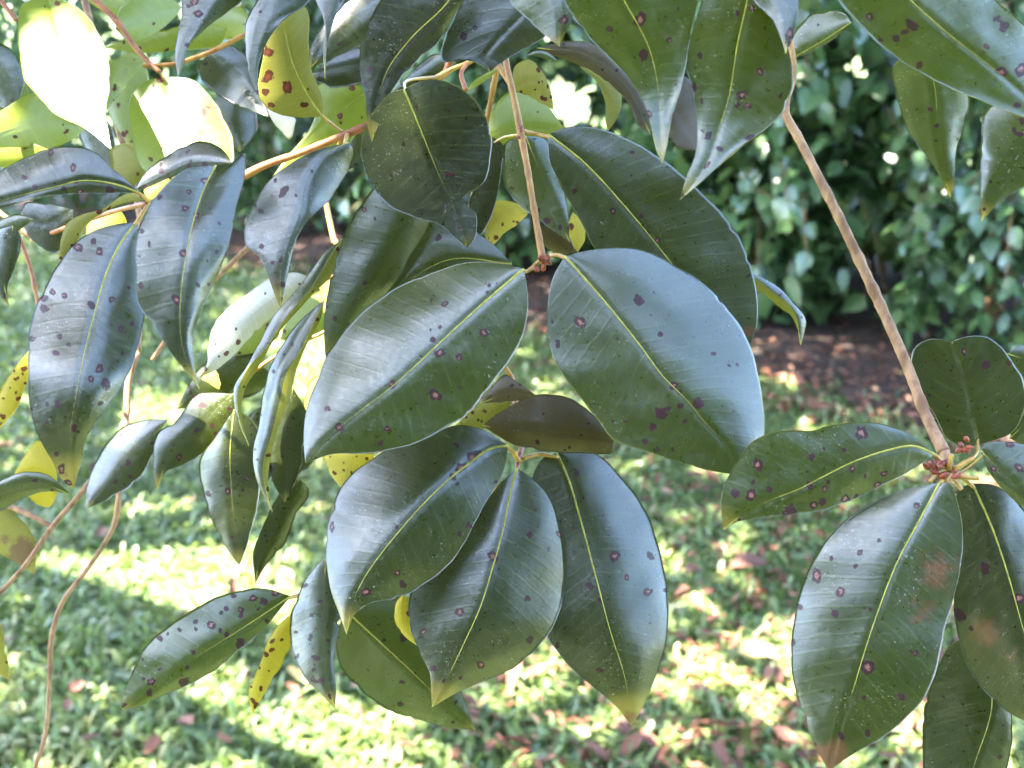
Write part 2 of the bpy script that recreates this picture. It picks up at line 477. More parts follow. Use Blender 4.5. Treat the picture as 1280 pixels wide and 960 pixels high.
def tint_mat(name, cols, rough, spec, trans, transc, attrn='hue'):
    """blades and leaves whose colour varies piece by piece through an attribute"""
    m, t, out = new_mat(name)
    g = NT(t)
    cr = g.n('ShaderNodeValToRGB')
    g.set(cr.inputs[0], g.at(attrn))
    el = cr.color_ramp.elements
    while len(el) < len(cols): el.new(0.5)
    for i, (p, c) in enumerate(cols): el[i].position = p; el[i].color = c4(c)
    bs = g.n('ShaderNodeBsdfPrincipled')
    g.set(bs.inputs['Base Color'], cr.outputs[0]); bs.inputs['Roughness'].default_value = rough
    bs.inputs['Specular IOR Level'].default_value = spec
    tr = g.n('ShaderNodeBsdfTranslucent'); g.set(tr.inputs[0], g.mix(.5, cr.outputs[0], transc))
    mx = g.n('ShaderNodeMixShader'); mx.inputs[0].default_value = trans
    t.links.new(bs.outputs[0], mx.inputs[1]); t.links.new(tr.outputs[0], mx.inputs[2]); t.links.new(mx.outputs[0], out.inputs[0])
    return m
M['grass'] = tint_mat('grass_blades', [(0, (0.036, 0.058, 0.018)), (.4, (0.088, 0.130, 0.038)), (.8, (0.150, 0.190, 0.058)), (1, (0.27, 0.24, 0.11))], .42, .5, .30, (0.30, 0.42, 0.06))
M['crown'] = tint_mat('tree_crown_leaves', [(0, (0.018, 0.034, 0.010)), (1, (0.045, 0.075, 0.018))], .5, .3, .18, (0.25, 0.36, 0.05))
M['treebark'] = simple_mat('tree_bark', (0.07, 0.055, 0.045), (0.16, 0.13, 0.105), 9, .9, .2, 1.0, .02, 8, stretch=(1, 1, .3))
M['litter'] = tint_mat('dry_leaf_litter', [(0, (0.035, 0.014, 0.010)), (.4, (0.10, 0.036, 0.020)), (.75, (0.18, 0.075, 0.042)), (1, (0.30, 0.20, 0.12))], .75, .25, .12, (0.4, 0.2, 0.1))
M['dry'] = simple_mat('dry_leaf', (0.12, 0.038, 0.022), (0.22, 0.092, 0.055), 60, .7, .3, .4, .002, rand=.75, randc=(0.055, 0.024, 0.018))
M['dryyellow'] = simple_mat('dry_yellow_leaf', (0.42, 0.24, 0.05), (0.45, 0.33, 0.16), 60, .7, .3, .4, .002)
M['hedge'] = simple_mat('shrub_leaf', (0.036, 0.080, 0.030), (0.064, 0.122, 0.044), 30, .32, .8, .2, .002, trans=.16, transc=(0.2, 0.42, 0.1), rand=.45, randc=(0.080, 0.125, 0.040))
M['hedge2'] = simple_mat('shrub_leaf_bluish', (0.034, 0.076, 0.042), (0.056, 0.112, 0.058), 30, .28, .8, .2, .002, trans=.12, transc=(0.15, 0.35, 0.1), rand=.4, randc=(0.05, 0.10, 0.05))
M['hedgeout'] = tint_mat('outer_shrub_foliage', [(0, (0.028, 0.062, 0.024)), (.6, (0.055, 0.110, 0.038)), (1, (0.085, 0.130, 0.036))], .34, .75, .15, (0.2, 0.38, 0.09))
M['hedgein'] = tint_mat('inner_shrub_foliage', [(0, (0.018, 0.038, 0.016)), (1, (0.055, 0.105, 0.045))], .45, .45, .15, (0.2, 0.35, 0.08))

# ---- ground sheet to the horizon, with gentle unevenness nearby
def grid_sheet(name, xs, ys, zf, mat, parent=None):
    X, Y = np.meshgrid(xs, ys, indexing='ij')
    V = np.stack([X, Y, zf(X, Y)], -1).reshape(-1, 3)
    I = np.arange(X.size).reshape(X.shape)
    q = np.stack([I[:-1, :-1], I[1:, :-1], I[1:, 1:], I[:-1, 1:]], -1).reshape(-1, 4)
    return link(name, mesh(name, V, q, [mat]))
xs = np.r_[-900, -300, -90, -30, np.linspace(-12, 12, 61), 30, 90, 300, 900]
ys = np.r_[-900, -300, -90, -30, -10, np.linspace(-4, 20, 61), 40, 100, 300, 1200]
def hz(X, Y):
    near = np.exp(-((X / 10) ** 2 + ((Y - 6) / 10) ** 2))
    return 0.018 * near * (np.sin(X * 1.7 + .4) * np.cos(Y * 1.3) + .6 * np.sin(X * 3.1 + Y * 2.3)) - 0.02
lawn = grid_sheet('lawn_ground', xs, ys, hz, M['lawn'])
tag(lawn, kind='structure')

# the planting bed runs diagonally from near right to far left
E0, E1 = np.array([1.25, 4.55]), np.array([-1.75, 7.45])
ED = (E1 - E0) / np.linalg.norm(E1 - E0)
EN = np.array([-ED[1], ED[0]]) * -1.0
if EN[1] < 0: EN = -EN                           # into the bed, away from the camera
def bed_xy(u, v):                                # u along the edge, v into the bed
    return E0 + ED * u + EN * v
uu = np.linspace(-4, 9, 105); vv = np.linspace(0, 2.6, 27)
Ub, Vb_ = np.meshgrid(uu, vv, indexing='ij')
wig = 0.10 * np.sin(Ub * 2.3) + 0.06 * np.sin(Ub * 5.9 + 1) + 0.04 * np.sin(Ub * 13)
Vw = Vb_ + wig * (1 - Vb_ / 2.6)
BX = E0[0] + ED[0] * Ub + EN[0] * Vw; BY = E0[1] + ED[1] * Ub + EN[1] * Vw
rise = np.minimum(1, Vb_ / .35) * .045
BZ = hz(BX, BY) + .006 + rise + 0.015 * np.sin(Ub * 9 + Vb_ * 4) * np.sin(Vb_ * 11 + Ub * 3) * np.minimum(1, Vb_ / .2)
I = np.arange(Ub.size).reshape(Ub.shape)
bed = link('soil_bed', mesh('soil_bed', np.stack([BX, BY, BZ], -1).reshape(-1, 3), np.stack([I[:-1, :-1], I[1:, :-1], I[1:, 1:], I[:-1, 1:]], -1).reshape(-1, 4), [M['soil']]))
tag(bed, kind='structure')

def in_bed(x, y):
    return (x - E0[0]) * EN[0] + (y - E0[1]) * EN[1]

# ---- pieces scattered over the ground, built as one mesh
def scatter(name, C, size, wid, heading, pitch, roll, mat, hue, curve=.25, seg=2):
    """n folded strips: C centres (n,3), size length, wid width, arrays"""
    n = len(C)
    t = np.linspace(0, 1, seg + 1)
    prof = np.interp(t, [0, .35, .7, 1], [.55, 1, .8, .08])
    hx = np.stack([np.cos(heading), np.sin(heading), np.zeros(n)], -1)
    sx = np.stack([-np.sin(heading), np.cos(heading), np.zeros(n)], -1)
    up = np.array([0, 0, 1.0])
    dirv = hx * np.cos(pitch)[:, None] + up * np.sin(pitch)[:, None]
    nor = -hx * np.sin(pitch)[:, None] + up * np.cos(pitch)[:, None]
    side = sx * np.cos(roll)[:, None] + nor * np.sin(roll)[:, None]
    P = np.zeros((n, seg + 1, 2, 3))
    for i, tt in enumerate(t):
        c = C + dirv * (size * tt)[:, None] - up * (curve * size * tt ** 2)[:, None]
        P[:, i, 0] = c - side * (wid * prof[i] / 2)[:, None]
        P[:, i, 1] = c + side * (wid * prof[i] / 2)[:, None]
    V = P.reshape(-1, 3)
    base = (np.arange(n) * (seg + 1) * 2)[:, None]
    q = []
    for i in range(seg):
        q.append(np.stack([base[:, 0] + 2*i, base[:, 0] + 2*i + 1, base[:, 0] + 2*i + 3, base[:, 0] + 2*i + 2], -1))
    me = mesh(name, V, np.vstack(q), [mat])
    attr(me, 'hue', np.repeat(hue, (seg + 1) * 2))
    return me

# grass: broad short blades, thinner towards the bed
N0 = 250000
yy = rng.uniform(1.5, 9.5, N0); xx = rng.uniform(-1, 1, N0) * (0.62 * yy + 1.1)
dens = np.clip(1.25 - yy / 9.0, .25, 1)
ib = in_bed(xx, yy)
patch = np.sin(xx * 5.1 + 2 * np.sin(yy * 3)) * np.sin(yy * 4.3 + xx * 2) 
keep = (rng.random(N0) < dens) & ((ib < -0.15) | ((ib < .35) & (rng.random(N0) < .30))) & (rng.random(N0) < .8 + .3 * patch - np.clip((xx - .3) * .18, 0, .3))
xx, yy = xx[keep], yy[keep]; n = len(xx)
ln = rng.uniform(.04, .095, n) * (1 + .2 * (yy > 5))
gm = scatter('grass', np.stack([xx, yy, hz(xx, yy) + rng.uniform(-.004, .012, n)], -1), ln, rng.uniform(.007, .015, n), rng.uniform(0, 6.283, n), rng.uniform(.25, 1.4, n), rng.normal(0, .5, n), M['grass'],
             np.clip(.5 + .25 * patch[keep] + rng.normal(0, .22, n), 0, 1), .45, 3)
tag(link('grass', gm), 'short broad-bladed green lawn grass', 'grass', kind='stuff')

# leaf litter too small to pick apart
n = 5200
lu = rng.uniform(-3.5, 8, n); lv = np.abs(rng.normal(.25, .5, n)) - .25
lx = E0[0] + ED[0] * lu + EN[0] * lv; ly = E0[1] + ED[1] * lu + EN[1] * lv
n2 = 3000
gy = 1.9 + 3.2 * rng.random(n2) ** 1.3; gx = (-.35 + 1.35 * rng.random(n2) ** .7) * .45 * gy
lx, ly = np.r_[lx, gx], np.r_[ly, gy]; n = len(lx)
ibl = in_bed(lx, ly)
lm = scatter('leaf_litter', np.stack([lx, ly, hz(lx, ly) + np.where(ibl > 0, .02 + np.minimum(1, np.maximum(ibl, 0) / .35) * .045, .018) + rng.uniform(0, .015, n)], -1), rng.uniform(.018, .048, n), rng.uniform(.01, .024, n), rng.uniform(0, 6.283, n), rng.normal(0, .35, n), rng.normal(0, .4, n), M['litter'], np.clip(rng.beta(1.3, 1.6, n), 0, 1), .2, 2)
tag(link('leaf_litter', lm), 'brown leaf litter scattered on the soil bed and lawn', 'leaf litter', kind='stuff')

# single fallen leaves that can be told apart
def dry_leaf_mesh(i, mat):
    r = np.random.default_rng(50 + i)
    nt_, ns = 8, 2
    t = np.linspace(0, 1, nt_ + 1); wprof = np.sin(np.pi * np.clip(t * .96 + .02, 0, 1)) ** .8 * .24
    V = []
    fold = r.uniform(.2, .8); curl = r.uniform(-.6, .9)
    for k in range(nt_ + 1):
        for s in range(-ns, ns + 1):
            f = s / ns
            V.append([t[k] - .5 + .02 * r.normal(), f * wprof[k] + .012 * r.normal(), abs(f) * wprof[k] * fold + curl * (t[k] - .5) ** 2 * .5 + .01 * r.normal()])
    I = np.arange((nt_ + 1) * (2 * ns + 1)).reshape(nt_ + 1, -1)
    q = np.stack([I[:-1, :-1], I[1:, :-1], I[1:, 1:], I[:-1, 1:]], -1).reshape(-1, 4)
    return mesh('fallen_leaf', V, q, [mat])
DL = [dry_leaf_mesh(i, M['dry']) for i in range(5)]
DY = dry_leaf_mesh(9, M['dryyellow'])
cnt = 0
while cnt < 260:
    y = random.uniform(470, 955); x = random.uniform(0, 1280)
    if x < 560 and random.random() < .72: continue
    g = ground(x, y)
    if in_bed(g[0], g[1]) > .25: continue
    o = link('fallen_leaf', random.choice(DL), loc=(g[0], g[1], float(hz(g[0], g[1])) + random.uniform(.028, .045)))
    s = random.uniform(.03, .075); o.scale = (s, s * random.uniform(.8, 1.2), s)
    o.rotation_euler = (random.gauss(0, .35), random.gauss(0, .35), random.uniform(0, 6.28))
    tag(o, 'small dry brown fallen leaf lying in the lawn grass', 'fallen leaf', 'dry brown leaves on the lawn')
    cnt += 1
for (x, y, lab) in [(1128, 478, 'orange-yellow fallen leaf on the soil beside the slanting twig'), (372, 860, 'ochre fallen leaf on the lawn beside the narrow yellow leaf')]:
    g = ground(x, y)
    o = link('fallen_leaf', DY, loc=(g[0], g[1], float(hz(g[0], g[1])) + .05)); o.scale = (.07, .075, .06); o.rotation_euler = (.2, -.2, random.uniform(0, 6))
    tag(o, lab, 'fallen leaf')
for (x, y, s, lab) in [(936, 714, .12, 'large pinkish curled dry leaf on the lawn left of the rusty-stained leaf'), (943, 826, .10, 'pale cream fallen leaf on the sunny lawn between the two lower clusters')]:
    g = ground(x, y)
    o = link('fallen_leaf', dry_leaf_mesh(30 + int(s * 100), M['dryyellow' if s < .11 else 'dry']), loc=(g[0], g[1], float(hz(g[0], g[1])) + .05)); o.scale = (s, s, s); o.rotation_euler = (.3, .1, .4)
    tag(o, lab, 'fallen leaf')

# ---- shrubs at the back
def shrub_leaf_mesh(i, mat, longish):
    r = np.random.default_rng(70 + i)
    t = np.linspace(0, 1, 7)
    wp = np.array([.03, .36, .47, .43, .31, .16, .01]) * (0.78 if longish else 1.0)
    V = []
    bend = r.uniform(.1, .35); fold = r.uniform(.08, .3)
    for k in range(7):
        for f in (-1, -.5, 0, .5, 1):
            V.append([f * wp[k] * (1 + .04 * r.normal()), t[k], -bend * t[k] ** 2 + abs(f) * wp[k] * fold + .008 * r.normal()])
    I = np.arange(35).reshape(7, 5)
    return mesh('leaf', V, np.stack([I[:-1, :-1], I[:-1, 1:], I[1:, 1:], I[1:, :-1]], -1).reshape(-1, 4), [mat])
HL = [shrub_leaf_mesh(i, M['hedge'], i % 2) for i in range(4)]
HB = [shrub_leaf_mesh(10 + i, M['hedge2'], True) for i in range(4)]

def shrub(label, cx, cy, rx, ry, h, nleaf, ninner, meshes, size, holes=(), zmin=.12, seed=1):
    r = np.random.default_rng(seed)
    root = link('garden_shrub', None, loc=(cx, cy, 0.02))
    tag(root, label, 'shrub', 'shrubs along the soil bed')
    base = np.array([cx, cy, .02])
    def blocked(p):
        q = p - CAMP
        dpt = q @ FWD
        px_, py_ = 640 + F * (q @ RT) / dpt, 480 - F * (q @ UP) / dpt
        return any(math.hypot((px_ - a) / c, (py_ - b) / d) < 1 for a, b, c, d in holes)
    toc = np.array([-cx, -cy]); toc = toc / np.linalg.norm(toc)
    placed = 0
    # sprays: leaves grow in pairs along arching shoots
    while placed < nleaf:
        th = r.uniform(-1.25, 1.25); base_ang = math.atan2(toc[1], toc[0])
        z0 = r.uniform(zmin, h); rad = math.sqrt(max(.08, 1 - (max(0, z0 / h - .45) / .62) ** 2))
        ax = np.array([math.cos(base_ang + th), math.sin(base_ang + th), 0])
        s0 = np.array([cx + rx * rad * ax[0] * .8, cy + ry * rad * ax[1] * .8, z0 + .10])
        out = ax * r.uniform(.2, .5) + np.array([0, 0, -r.uniform(.1, .9)]) + r.normal(size=3) * .25
        out /= np.linalg.norm(out)
        L = r.uniform(.15, .42)
        nn = r.integers(4, 9)
        pts = [s0 + out * L * q - np.array([0, 0, .12 * q * q]) for q in np.linspace(0, 1, 4)]
        if blocked(pts[1]) or pts[-1][2] < zmin * .5: continue
        V, Fc = tube(np.array(pts) - base, [.004, .0035, .003, .0015], 5, 7)
        link('shoot', mesh('shoot', V, Fc, [M['bark']]), root)
        side = np.cross(out, [0, 0, 1.0]); side /= np.linalg.norm(side) + 1e-9
        for j in range(nn):
            q = (j + .6) / nn
            p = s0 + out * L * q - np.array([0, 0, .12 * q * q])
            if blocked(p) or placed >= nleaf: continue
            dv = side * (1 if j % 2 else -1) * r.uniform(.5, 1) + out * .5 + np.array([0, 0, -.55]) + r.normal(size=3) * .2
            dv /= np.linalg.norm(dv)
            nv = ax * .9 + np.array([0, 0, .55]) + r.normal(size=3) * .38
            nv = nv - dv * (nv @ dv); nv /= np.linalg.norm(nv)
            xv = np.cross(dv, nv)
            s = size * r.uniform(.62, 1.2)
            o = bpy.data.objects.new('leaf', meshes[r.integers(len(meshes))]); COL.objects.link(o); o.parent = root
            m = Matrix([[xv[0]*s, dv[0]*s, nv[0]*s, p[0]-base[0]], [xv[1]*s, dv[1]*s, nv[1]*s, p[1]-base[1]], [xv[2]*s, dv[2]*s, nv[2]*s, p[2]-base[2]], [0, 0, 0, 1]])
            o.matrix_local = m
            placed += 1
    # dark inner foliage, one mass
    th = r.uniform(0, 6.283, ninner); zz = r.uniform(.08, h, ninner); rr = np.sqrt(r.random(ninner)) * .9
    rad = np.sqrt(np.maximum(.05, 1 - (np.maximum(0, zz / h - .45) / .6) ** 2))
    C = np.stack([cx + rx * rr * rad * np.cos(th), cy + ry * rr * rad * np.sin(th), zz], -1)
    kp = np.array([not blocked(c) for c in C]); C = C[kp]; k = len(C)
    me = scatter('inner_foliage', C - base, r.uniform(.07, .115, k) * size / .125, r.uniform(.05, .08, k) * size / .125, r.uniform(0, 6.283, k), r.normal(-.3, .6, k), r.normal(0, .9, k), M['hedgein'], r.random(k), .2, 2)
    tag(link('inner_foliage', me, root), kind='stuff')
    # outer leaves beyond the ones built singly
    no = nleaf * 4
    th = math.atan2(toc[1], toc[0]) + r.uniform(-1.4, 1.4, no); zz = r.uniform(zmin, h, no); rr = r.uniform(.72, 1.0, no)
    rad = np.sqrt(np.maximum(.08, 1 - (np.maximum(0, zz / h - .45) / .62) ** 2))
    C = np.stack([cx + rx * rr * rad * np.cos(th), cy + ry * rr * rad * np.sin(th), zz], -1)
    C = C[np.array([not blocked(c) for c in C])]; k = len(C)
    me = scatter('outer_foliage', C - base, r.uniform(.6, 1.1, k) * size, r.uniform(.42, .75, k) * size, r.uniform(0, 6.283, k), r.normal(-.6, .4, k), r.normal(0, .5, k), M['hedgeout'], r.random(k), .25, 3)
    tag(link('outer_foliage', me, root), kind='stuff')
    for j in range(5):
        a_ = r.uniform(0, 6.283)
        pts = [np.array([.12 * math.cos(a_), .12 * math.sin(a_), -.05]), np.array([.3 * rx * math.cos(a_), .3 * ry * math.sin(a_), h * .45]), np.array([.6 * rx * math.cos(a_), .6 * ry * math.sin(a_), h * .9])]
        V, Fc = tube(pts, [.016, .011, .004], 6, 9)
        link('woody_stem', mesh('woody_stem', V, Fc, [M['bark']]), root)
    return root

GAPS = [(700, 112, 28, 22), (722, 138, 28, 18), (688, 142, 18, 14), (738, 108, 16, 13), (716, 92, 14, 12), (765, 150, 8, 8), (1003, 62, 20, 12), (1075, 75, 22, 22), (1240, 140, 22, 20), (1095, 335, 40, 34), (1250, 372, 30, 10)]
shrub('shrub of rounded teal-green leaves right of the middle leaves, behind the slanting twig', 1.22, 5.95, .72, .55, 1.75, 300, 2600, HL, .118, GAPS, .16, 3)
shrub('shrub with small glossy bluish leaves at the right edge under the pointed leaf tips', 2.25, 5.35, .62, .55, 1.65, 300, 2200, HB, .088, GAPS, .12, 4)
shrub('dim shrub glimpsed behind the straight tan stem of the middle branch', -.05, 7.2, .85, .6, 1.5, 220, 1500, HL, .125, GAPS, .14, 5)
shrub('dim shrub glimpsed left of the round bitten leaf', -1.45, 8.3, .8, .6, 1.9, 160, 1500, HL, .12, GAPS, .14, 6)
shrub('dark shrub behind the sunlit upper left leaves', -3.2, 9.0, 1.1, .7, 2.1, 200, 2000, HB, .13, GAPS, .3, 7)

# taller hedge row farther back
for i, (u_, v_, hh) in enumerate([(-2.6, 2.5, 2.5), (-.9, 2.3, 2.3), (.9, 2.2, 2.4), (2.7, 2.2, 2.3), (4.5, 2.3, 2.6), (6.3, 2.3, 2.7)]):
    c_ = bed_xy(u_, v_)
    shrub(['tall dark shrub behind the glossy bluish shrub at the right edge', 'tall shrub behind the rounded teal shrub, under the upper right leaf', 'tall shrub behind the middle, right of the bright gap', 'tall shrub behind the straight tan stem, left of the bright gap', 'tall dim shrub behind the red-brown twig', 'tall dark shrub in the far upper left'][i],
          c_[0], c_[1], 1.15, .7, hh, 70, 5200, HL, .15, GAPS, .5, 20 + i)

# ---- the tree that the branches hang from: its crown shades the lawn and the leaves
LIT = []                                         # gaps in the crown: where sun falls (point, radius)
for (x, y, d, rad) in [(70, 45, .57, .088), (185, 20, .61, .034), (240, 48, .62, .022), (150, 85, .60, .012), (40, 150, .59, .028), (165, 160, .585, .008), (425, 135, .59, .022),
                       (140, 602, .595, .007), (203, 545, .59, .010), (628, 145, .57, .028), (680, 215, .545, .022), (668, 95, .548, .010), (605, 98, .55, .012), (678, 68, .56, .01), (40, 575, .625, .018), (352, 150, .60, .012), (20, 282, .53, .006)]:
    LIT.append((P3(x, y, d), rad))
for (x, y, rad) in [(225, 665, .16), (215, 705, .15), (290, 745, .12), (160, 680, .08), (215, 500, .14), (430, 925, .13), (380, 945, .06), (480, 935, .06), (300, 860, .03), (230, 880, .03), (690, 815, .09), (855, 690, .07), (835, 760, .08), (985, 800, .12), (960, 880, .07), (1255, 935, .12),
                    (640, 870, .05), (880, 840, .06), (760, 900, .05), (1015, 855, .05), (1120, 900, .06), (20, 700, .06), (470, 420, .2), (420, 480, .12), (690, 500, .06), (340, 420, .15), (400, 460, .12), (1098, 345, .04), (1255, 374, .05), (1120, 352, .02)]:
    g = ground(x, y, 0); LIT.append((g, rad * (1.35 if x < 560 else .6)))
NC = 88000
czs = rng.uniform(0, 1, NC)
cx_ = rng.uniform(-7.6, 4.2, NC); cy_ = rng.uniform(-1.2, 10.5, NC)
cz_ = 2.55 + 1.9 * czs + .15 * np.abs(cx_ + 1)
cz_ = cz_ + 1.6 * np.clip((cy_ - 1.4) / 2.0, 0, 1)
# the boughs right above the hanging branches are the densest
ND = 14000
cx_ = np.r_[cx_, rng.uniform(-1.9, .5, ND)]; cy_ = np.r_[cy_, rng.uniform(-.9, 1.2, ND)]; cz_ = np.r_[cz_, rng.uniform(2.6, 4.0, ND)]; NC += ND
CC = np.stack([cx_, cy_, cz_], -1)
kp = np.ones(NC, bool)
sv = np.array(SUN)
for p, rad in LIT:
    q = CC - p
    dist = np.linalg.norm(q - (q @ sv)[:, None] * sv, axis=1)
    kp &= dist > rad + .022 + .07 * np.clip((cy_ - .9) / 2.0, 0, 1)
edge_ = .35 * np.sin(cx_ * 2.1) + .25 * np.sin(cx_ * 5.3 + 1)
kp &= cy_ > .15 + edge_ * .3 - .19 * (cz_ - 1.35)
wide = np.clip((cy_ - .9) / 2.0, 0, 1)               # the crown is narrow over the viewer and spreads over the lawn
ax_ = -.45 * (cz_ - 1.35)
kp &= (cx_ > ax_ - .70 - 5.0 * wide + edge_ * .4) & (cx_ < ax_ + .75 + 4.8 * wide + edge_ * .4)
kp &= rng.random(NC) < 1 - (.5 - .2 * (cx_ > -1.2)) * wide
CC = CC[kp]; k = len(CC)
grow = 1 + .5 * wide[kp]
tree = link('shade_tree', None, loc=(-2.7, 2.6, 0))
tag(tree, 'broad-crowned tree above the lawn whose branches hang into view', 'tree')
cme = scatter('crown', CC - np.array([-2.7, 2.6, 0]), rng.uniform(.10, .16, k) * grow, rng.uniform(.05, .08, k) * grow, rng.uniform(0, 6.283, k), rng.normal(-.3, .5, k), rng.normal(0, .6, k), M['crown'], rng.random(k), .15, 2)
tag(link('crown', cme, tree), kind='stuff')
V, Fc = tube([(0, 0, -.1), (.05, .02, .6), (.02, .1, 1.6), (.15, .15, 2.6)], [.24, .17, .14, .11], 14, 22, .03)
link('trunk', mesh('trunk', V, Fc, [M['treebark']]), tree)
for (ex, ey, ez) in [(3.4, -1.9, 3.0), (3.0, .8, 3.2), (2.0, 3.5, 3.3), (-.6, 4.5, 3.4), (-1.8, 1.0, 3.2), (.8, -1.6, 2.75), (4.8, 2.6, 3.4)]:
    V, Fc = tube([(.1, .12, 2.3), (ex * .4, ey * .4, 2.3 + (ez - 2.3) * .7), (ex, ey, ez)], [.085, .05, .012], 8, 16, .04)
    link('limb', mesh('limb', V, Fc, [M['treebark']]), tree)

# ---- unseen trees added behind the viewer to darken what the leaves mirror
def back_tree(x, y, h, rad, seed):
    r = np.random.default_rng(seed)
    root = link('sky_block_tree', None, loc=(x, y, -.02))
    tag(root, 'tall leafy tree added unseen behind the viewer to block sky reflections', 'tree', 'added sky-blocking trees behind the viewer')
    V, Fc = tube([(0, 0, -.1), (.05, .03, h * .3), (.1, 0, h * .7)], [.16, .12, .05], 10, 12, .03)
    link('trunk', mesh('trunk', V, Fc, [M['treebark']]), root)
    n = 4200
    cl = r.normal(size=(14, 3)); cl /= np.linalg.norm(cl, axis=1)[:, None]; cl *= r.uniform(.3, .75, 14)[:, None]
    C = cl[r.integers(14, size=n)] + r.normal(size=(n, 3)) * .22
    C = C * np.array([rad, rad, h * .48]) + np.array([0, 0, h * .52])
    C = C[C[:, 2] > .1]; n = len(C)
    me = scatter('crown', C, r.uniform(.25, .45, n), r.uniform(.16, .26, n), r.uniform(0, 6.283, n), r.normal(-.3, .5, n), r.normal(0, .7, n), M['crown'], r.random(n), .2, 2)
    tag(link('crown', me, root), kind='stuff')
for i, (a, dist, h) in enumerate([(-90, 4.8, 6.6), (-113, 5.2, 6.4), (-67, 5.2, 6.4), (-137, 5.6, 5.6), (-43, 5.6, 5.2)]):
    back_tree(dist * math.cos(R(a)), dist * math.sin(R(a)), h, 1.7, 300 + i)
# low bough from which the branches in view hang
V, Fc = tube([(.1, .1, 1.95), (1.4, -.9, 2.12), (2.35, -1.6, 1.95), (3.1, -1.85, 1.86)], [.05, .034, .02, .008], 8, 20, .04)
link('limb', mesh('limb', V, Fc, [M['treebark']]), tree)
# ================================================================== the hanging branches
branch('C', (633, 60, 0.52), 'middle branch on a straight tan stem with two broad spotted leaves spread at its end')
branch('M', (650, 520, 0.56), 'lowest middle cluster of three bluish drooping leaves under the pair of broad leaves')
branch('R', (985, 110, 0.52), 'long bare pale-brown twig slanting down to a leaf rosette with orange-red buds')
branch('T', (830, -90, 0.43), 'out-of-focus near branch at the top with long leaf tips hanging over the middle')
branch('X', (1200, -90, 0.42), 'branch in the upper right corner with one large green-blue leaf and two pointed leaves below')
branch('U', (600, -60, 0.53), 'branch at the top centre with dark leaves, a round bitten leaf and yellow undersides')
branch('S', (130, -70, 0.60), 'sunlit branch in the upper left corner with glaring pale green leaves')
branch('D', (300, 225, 0.56), 'branch on a red-brown twig with a yellow red-spotted leaf and a twisted grey leaf')
branch('L', (187, 252, 0.47), 'left branch of large blue-grey leaves with purple spots')
branch('N', (440, 300, 0.58), 'branch left of the middle with narrow curled leaves showing yellow undersides')
branch('W', (-40, 560, 0.62), 'half-bare branch at the left edge with thin brown twigs and yellow leaves')
branch('B', (420, 690, 0.56), 'low left branch with a spotted folded leaf, a narrow yellow leaf and a grey-blue leaf')

# ---- middle branch
stem('C', [(628, 30, .535), (633, 80, .53), (643, 125, .525), (651, 166, .52), (660, 215, .51), (669, 270, .505), (678, 322, .50)], [4.2, 4, 4.2, 4.8, 4, 3.8, 5], 'twig')
bud('C', 679, 326, .495, 8, 7)
bud('C', 652, 166, .515, 5, 3)
leaf('C', [.495, .478, .462, .455], [(655,336),(610,374),(560,419),(494,480),(430,530),(400,557),(382,579)],
     [(620,329),(580,328),(540,340),(487,365),(440,402),(408,447),(398,475),(386,502),(381,525),(380,555)],
     [(660,375),(657,405),(645,437),(602,497),(582,520),(558,533),(530,550),(507,559),(470,566),(410,569)],
     (0.34, 0.06), .55, tone=.55, tip=.35, pet=[(666,334,.498),(677,324,.5)], label='broad green leaf, lower left of the middle pair',
     spots=[(605,416,7,1),(605,436,3),(609,365,3),(556,380,5),(550,409,4),(541,425,5),(550,441,7,1),(490,481,6),(544,494,9,1),(409,512,5),(424,534,7,1),(484,536,5),(475,554,5),(520,504,3),(526,446,3),(574,447,6,1),(575,484,3),(539,376,3),(500,545,3)])
leaf('C', [.497, .485, .475, .475], [(706,320),(750,370),(800,432),(830,472),(860,502),(882,529),(908,557),(925,594)],
     [(730,314),(770,310),(810,315),(840,330),(880,355),(915,395),(940,440),(953,500),(955,545),(946,578)],
     [(692,345),(685,372),(685,415),(692,447),(712,480),(740,517),(765,547),(802,562),(840,575),(885,588)],
     (0.36, 0.0), .8, tone=.5, tip=.3, pet=[(692,319,.498),(681,322,.5)], label='broad green leaf with bluish right half, right of the middle pair',
     spots=[(725,403,9,1),(690,402,3),(697,430,5),(798,376,8),(818,366,3),(825,418,4),(826,517,9),(836,511,4),(842,482,6),(850,490,4),(815,534,6),(767,527,3),(781,527,3),(806,552,5),(822,562,4),(841,562,3),(850,507,5),(856,527,4),(892,442,4),(921,456,3),(916,514,3),(872,504,8)])
leaf('C', [.525, .515, .51, .51], [(685,168),(725,199),(780,257),(812,295),(840,330),(885,385),(936,434)],
     [(710,159),(740,159),(785,175),(855,220),(900,265),(930,310),(945,360),(946,405)],
     [(687,200),(702,232),(722,270),(745,313),(790,350),(850,400),(905,432)],
     (0.06, 0.0), .5, tilt=.0, tone=.35, tip=.3, pet=[(668,167,.522),(653,164,.52)], petm='petiole',
     spots=[(718,239,4),(766,264,5),(802,270,4),(810,291,4),(821,301,5),(872,327,3),(814,331,3),(935,345,4),(700,280,3)], stain=[(936,415,12,1)])
leaf('C', [.54, .535, .53], [(536,205),(500,275),(462,342),(430,395),(407,452)],
     [(505,200),(466,236),(450,258),(430,295),(419,325),(411,360),(405,410)],
     [(545,245),(535,285),(512,320),(487,365),(455,395),(425,430)],
     (0.12, 0.40), .5, tone=.5, rib=0, spots=[(512,330,4),(456,354,4),(418,398,4),(455,262,5),(469,259,3)])
leaf('C', [.555, .545, .535], [(640,330),(560,325),(500,360),(440,420)],
     [(610,300),(560,275),(500,300),(450,370)], [(600,350),(540,380),(480,420)], (0.25, 0.1), tone=.6, rib=.8,
     spots=[(548,297,5),(535,345,4)])
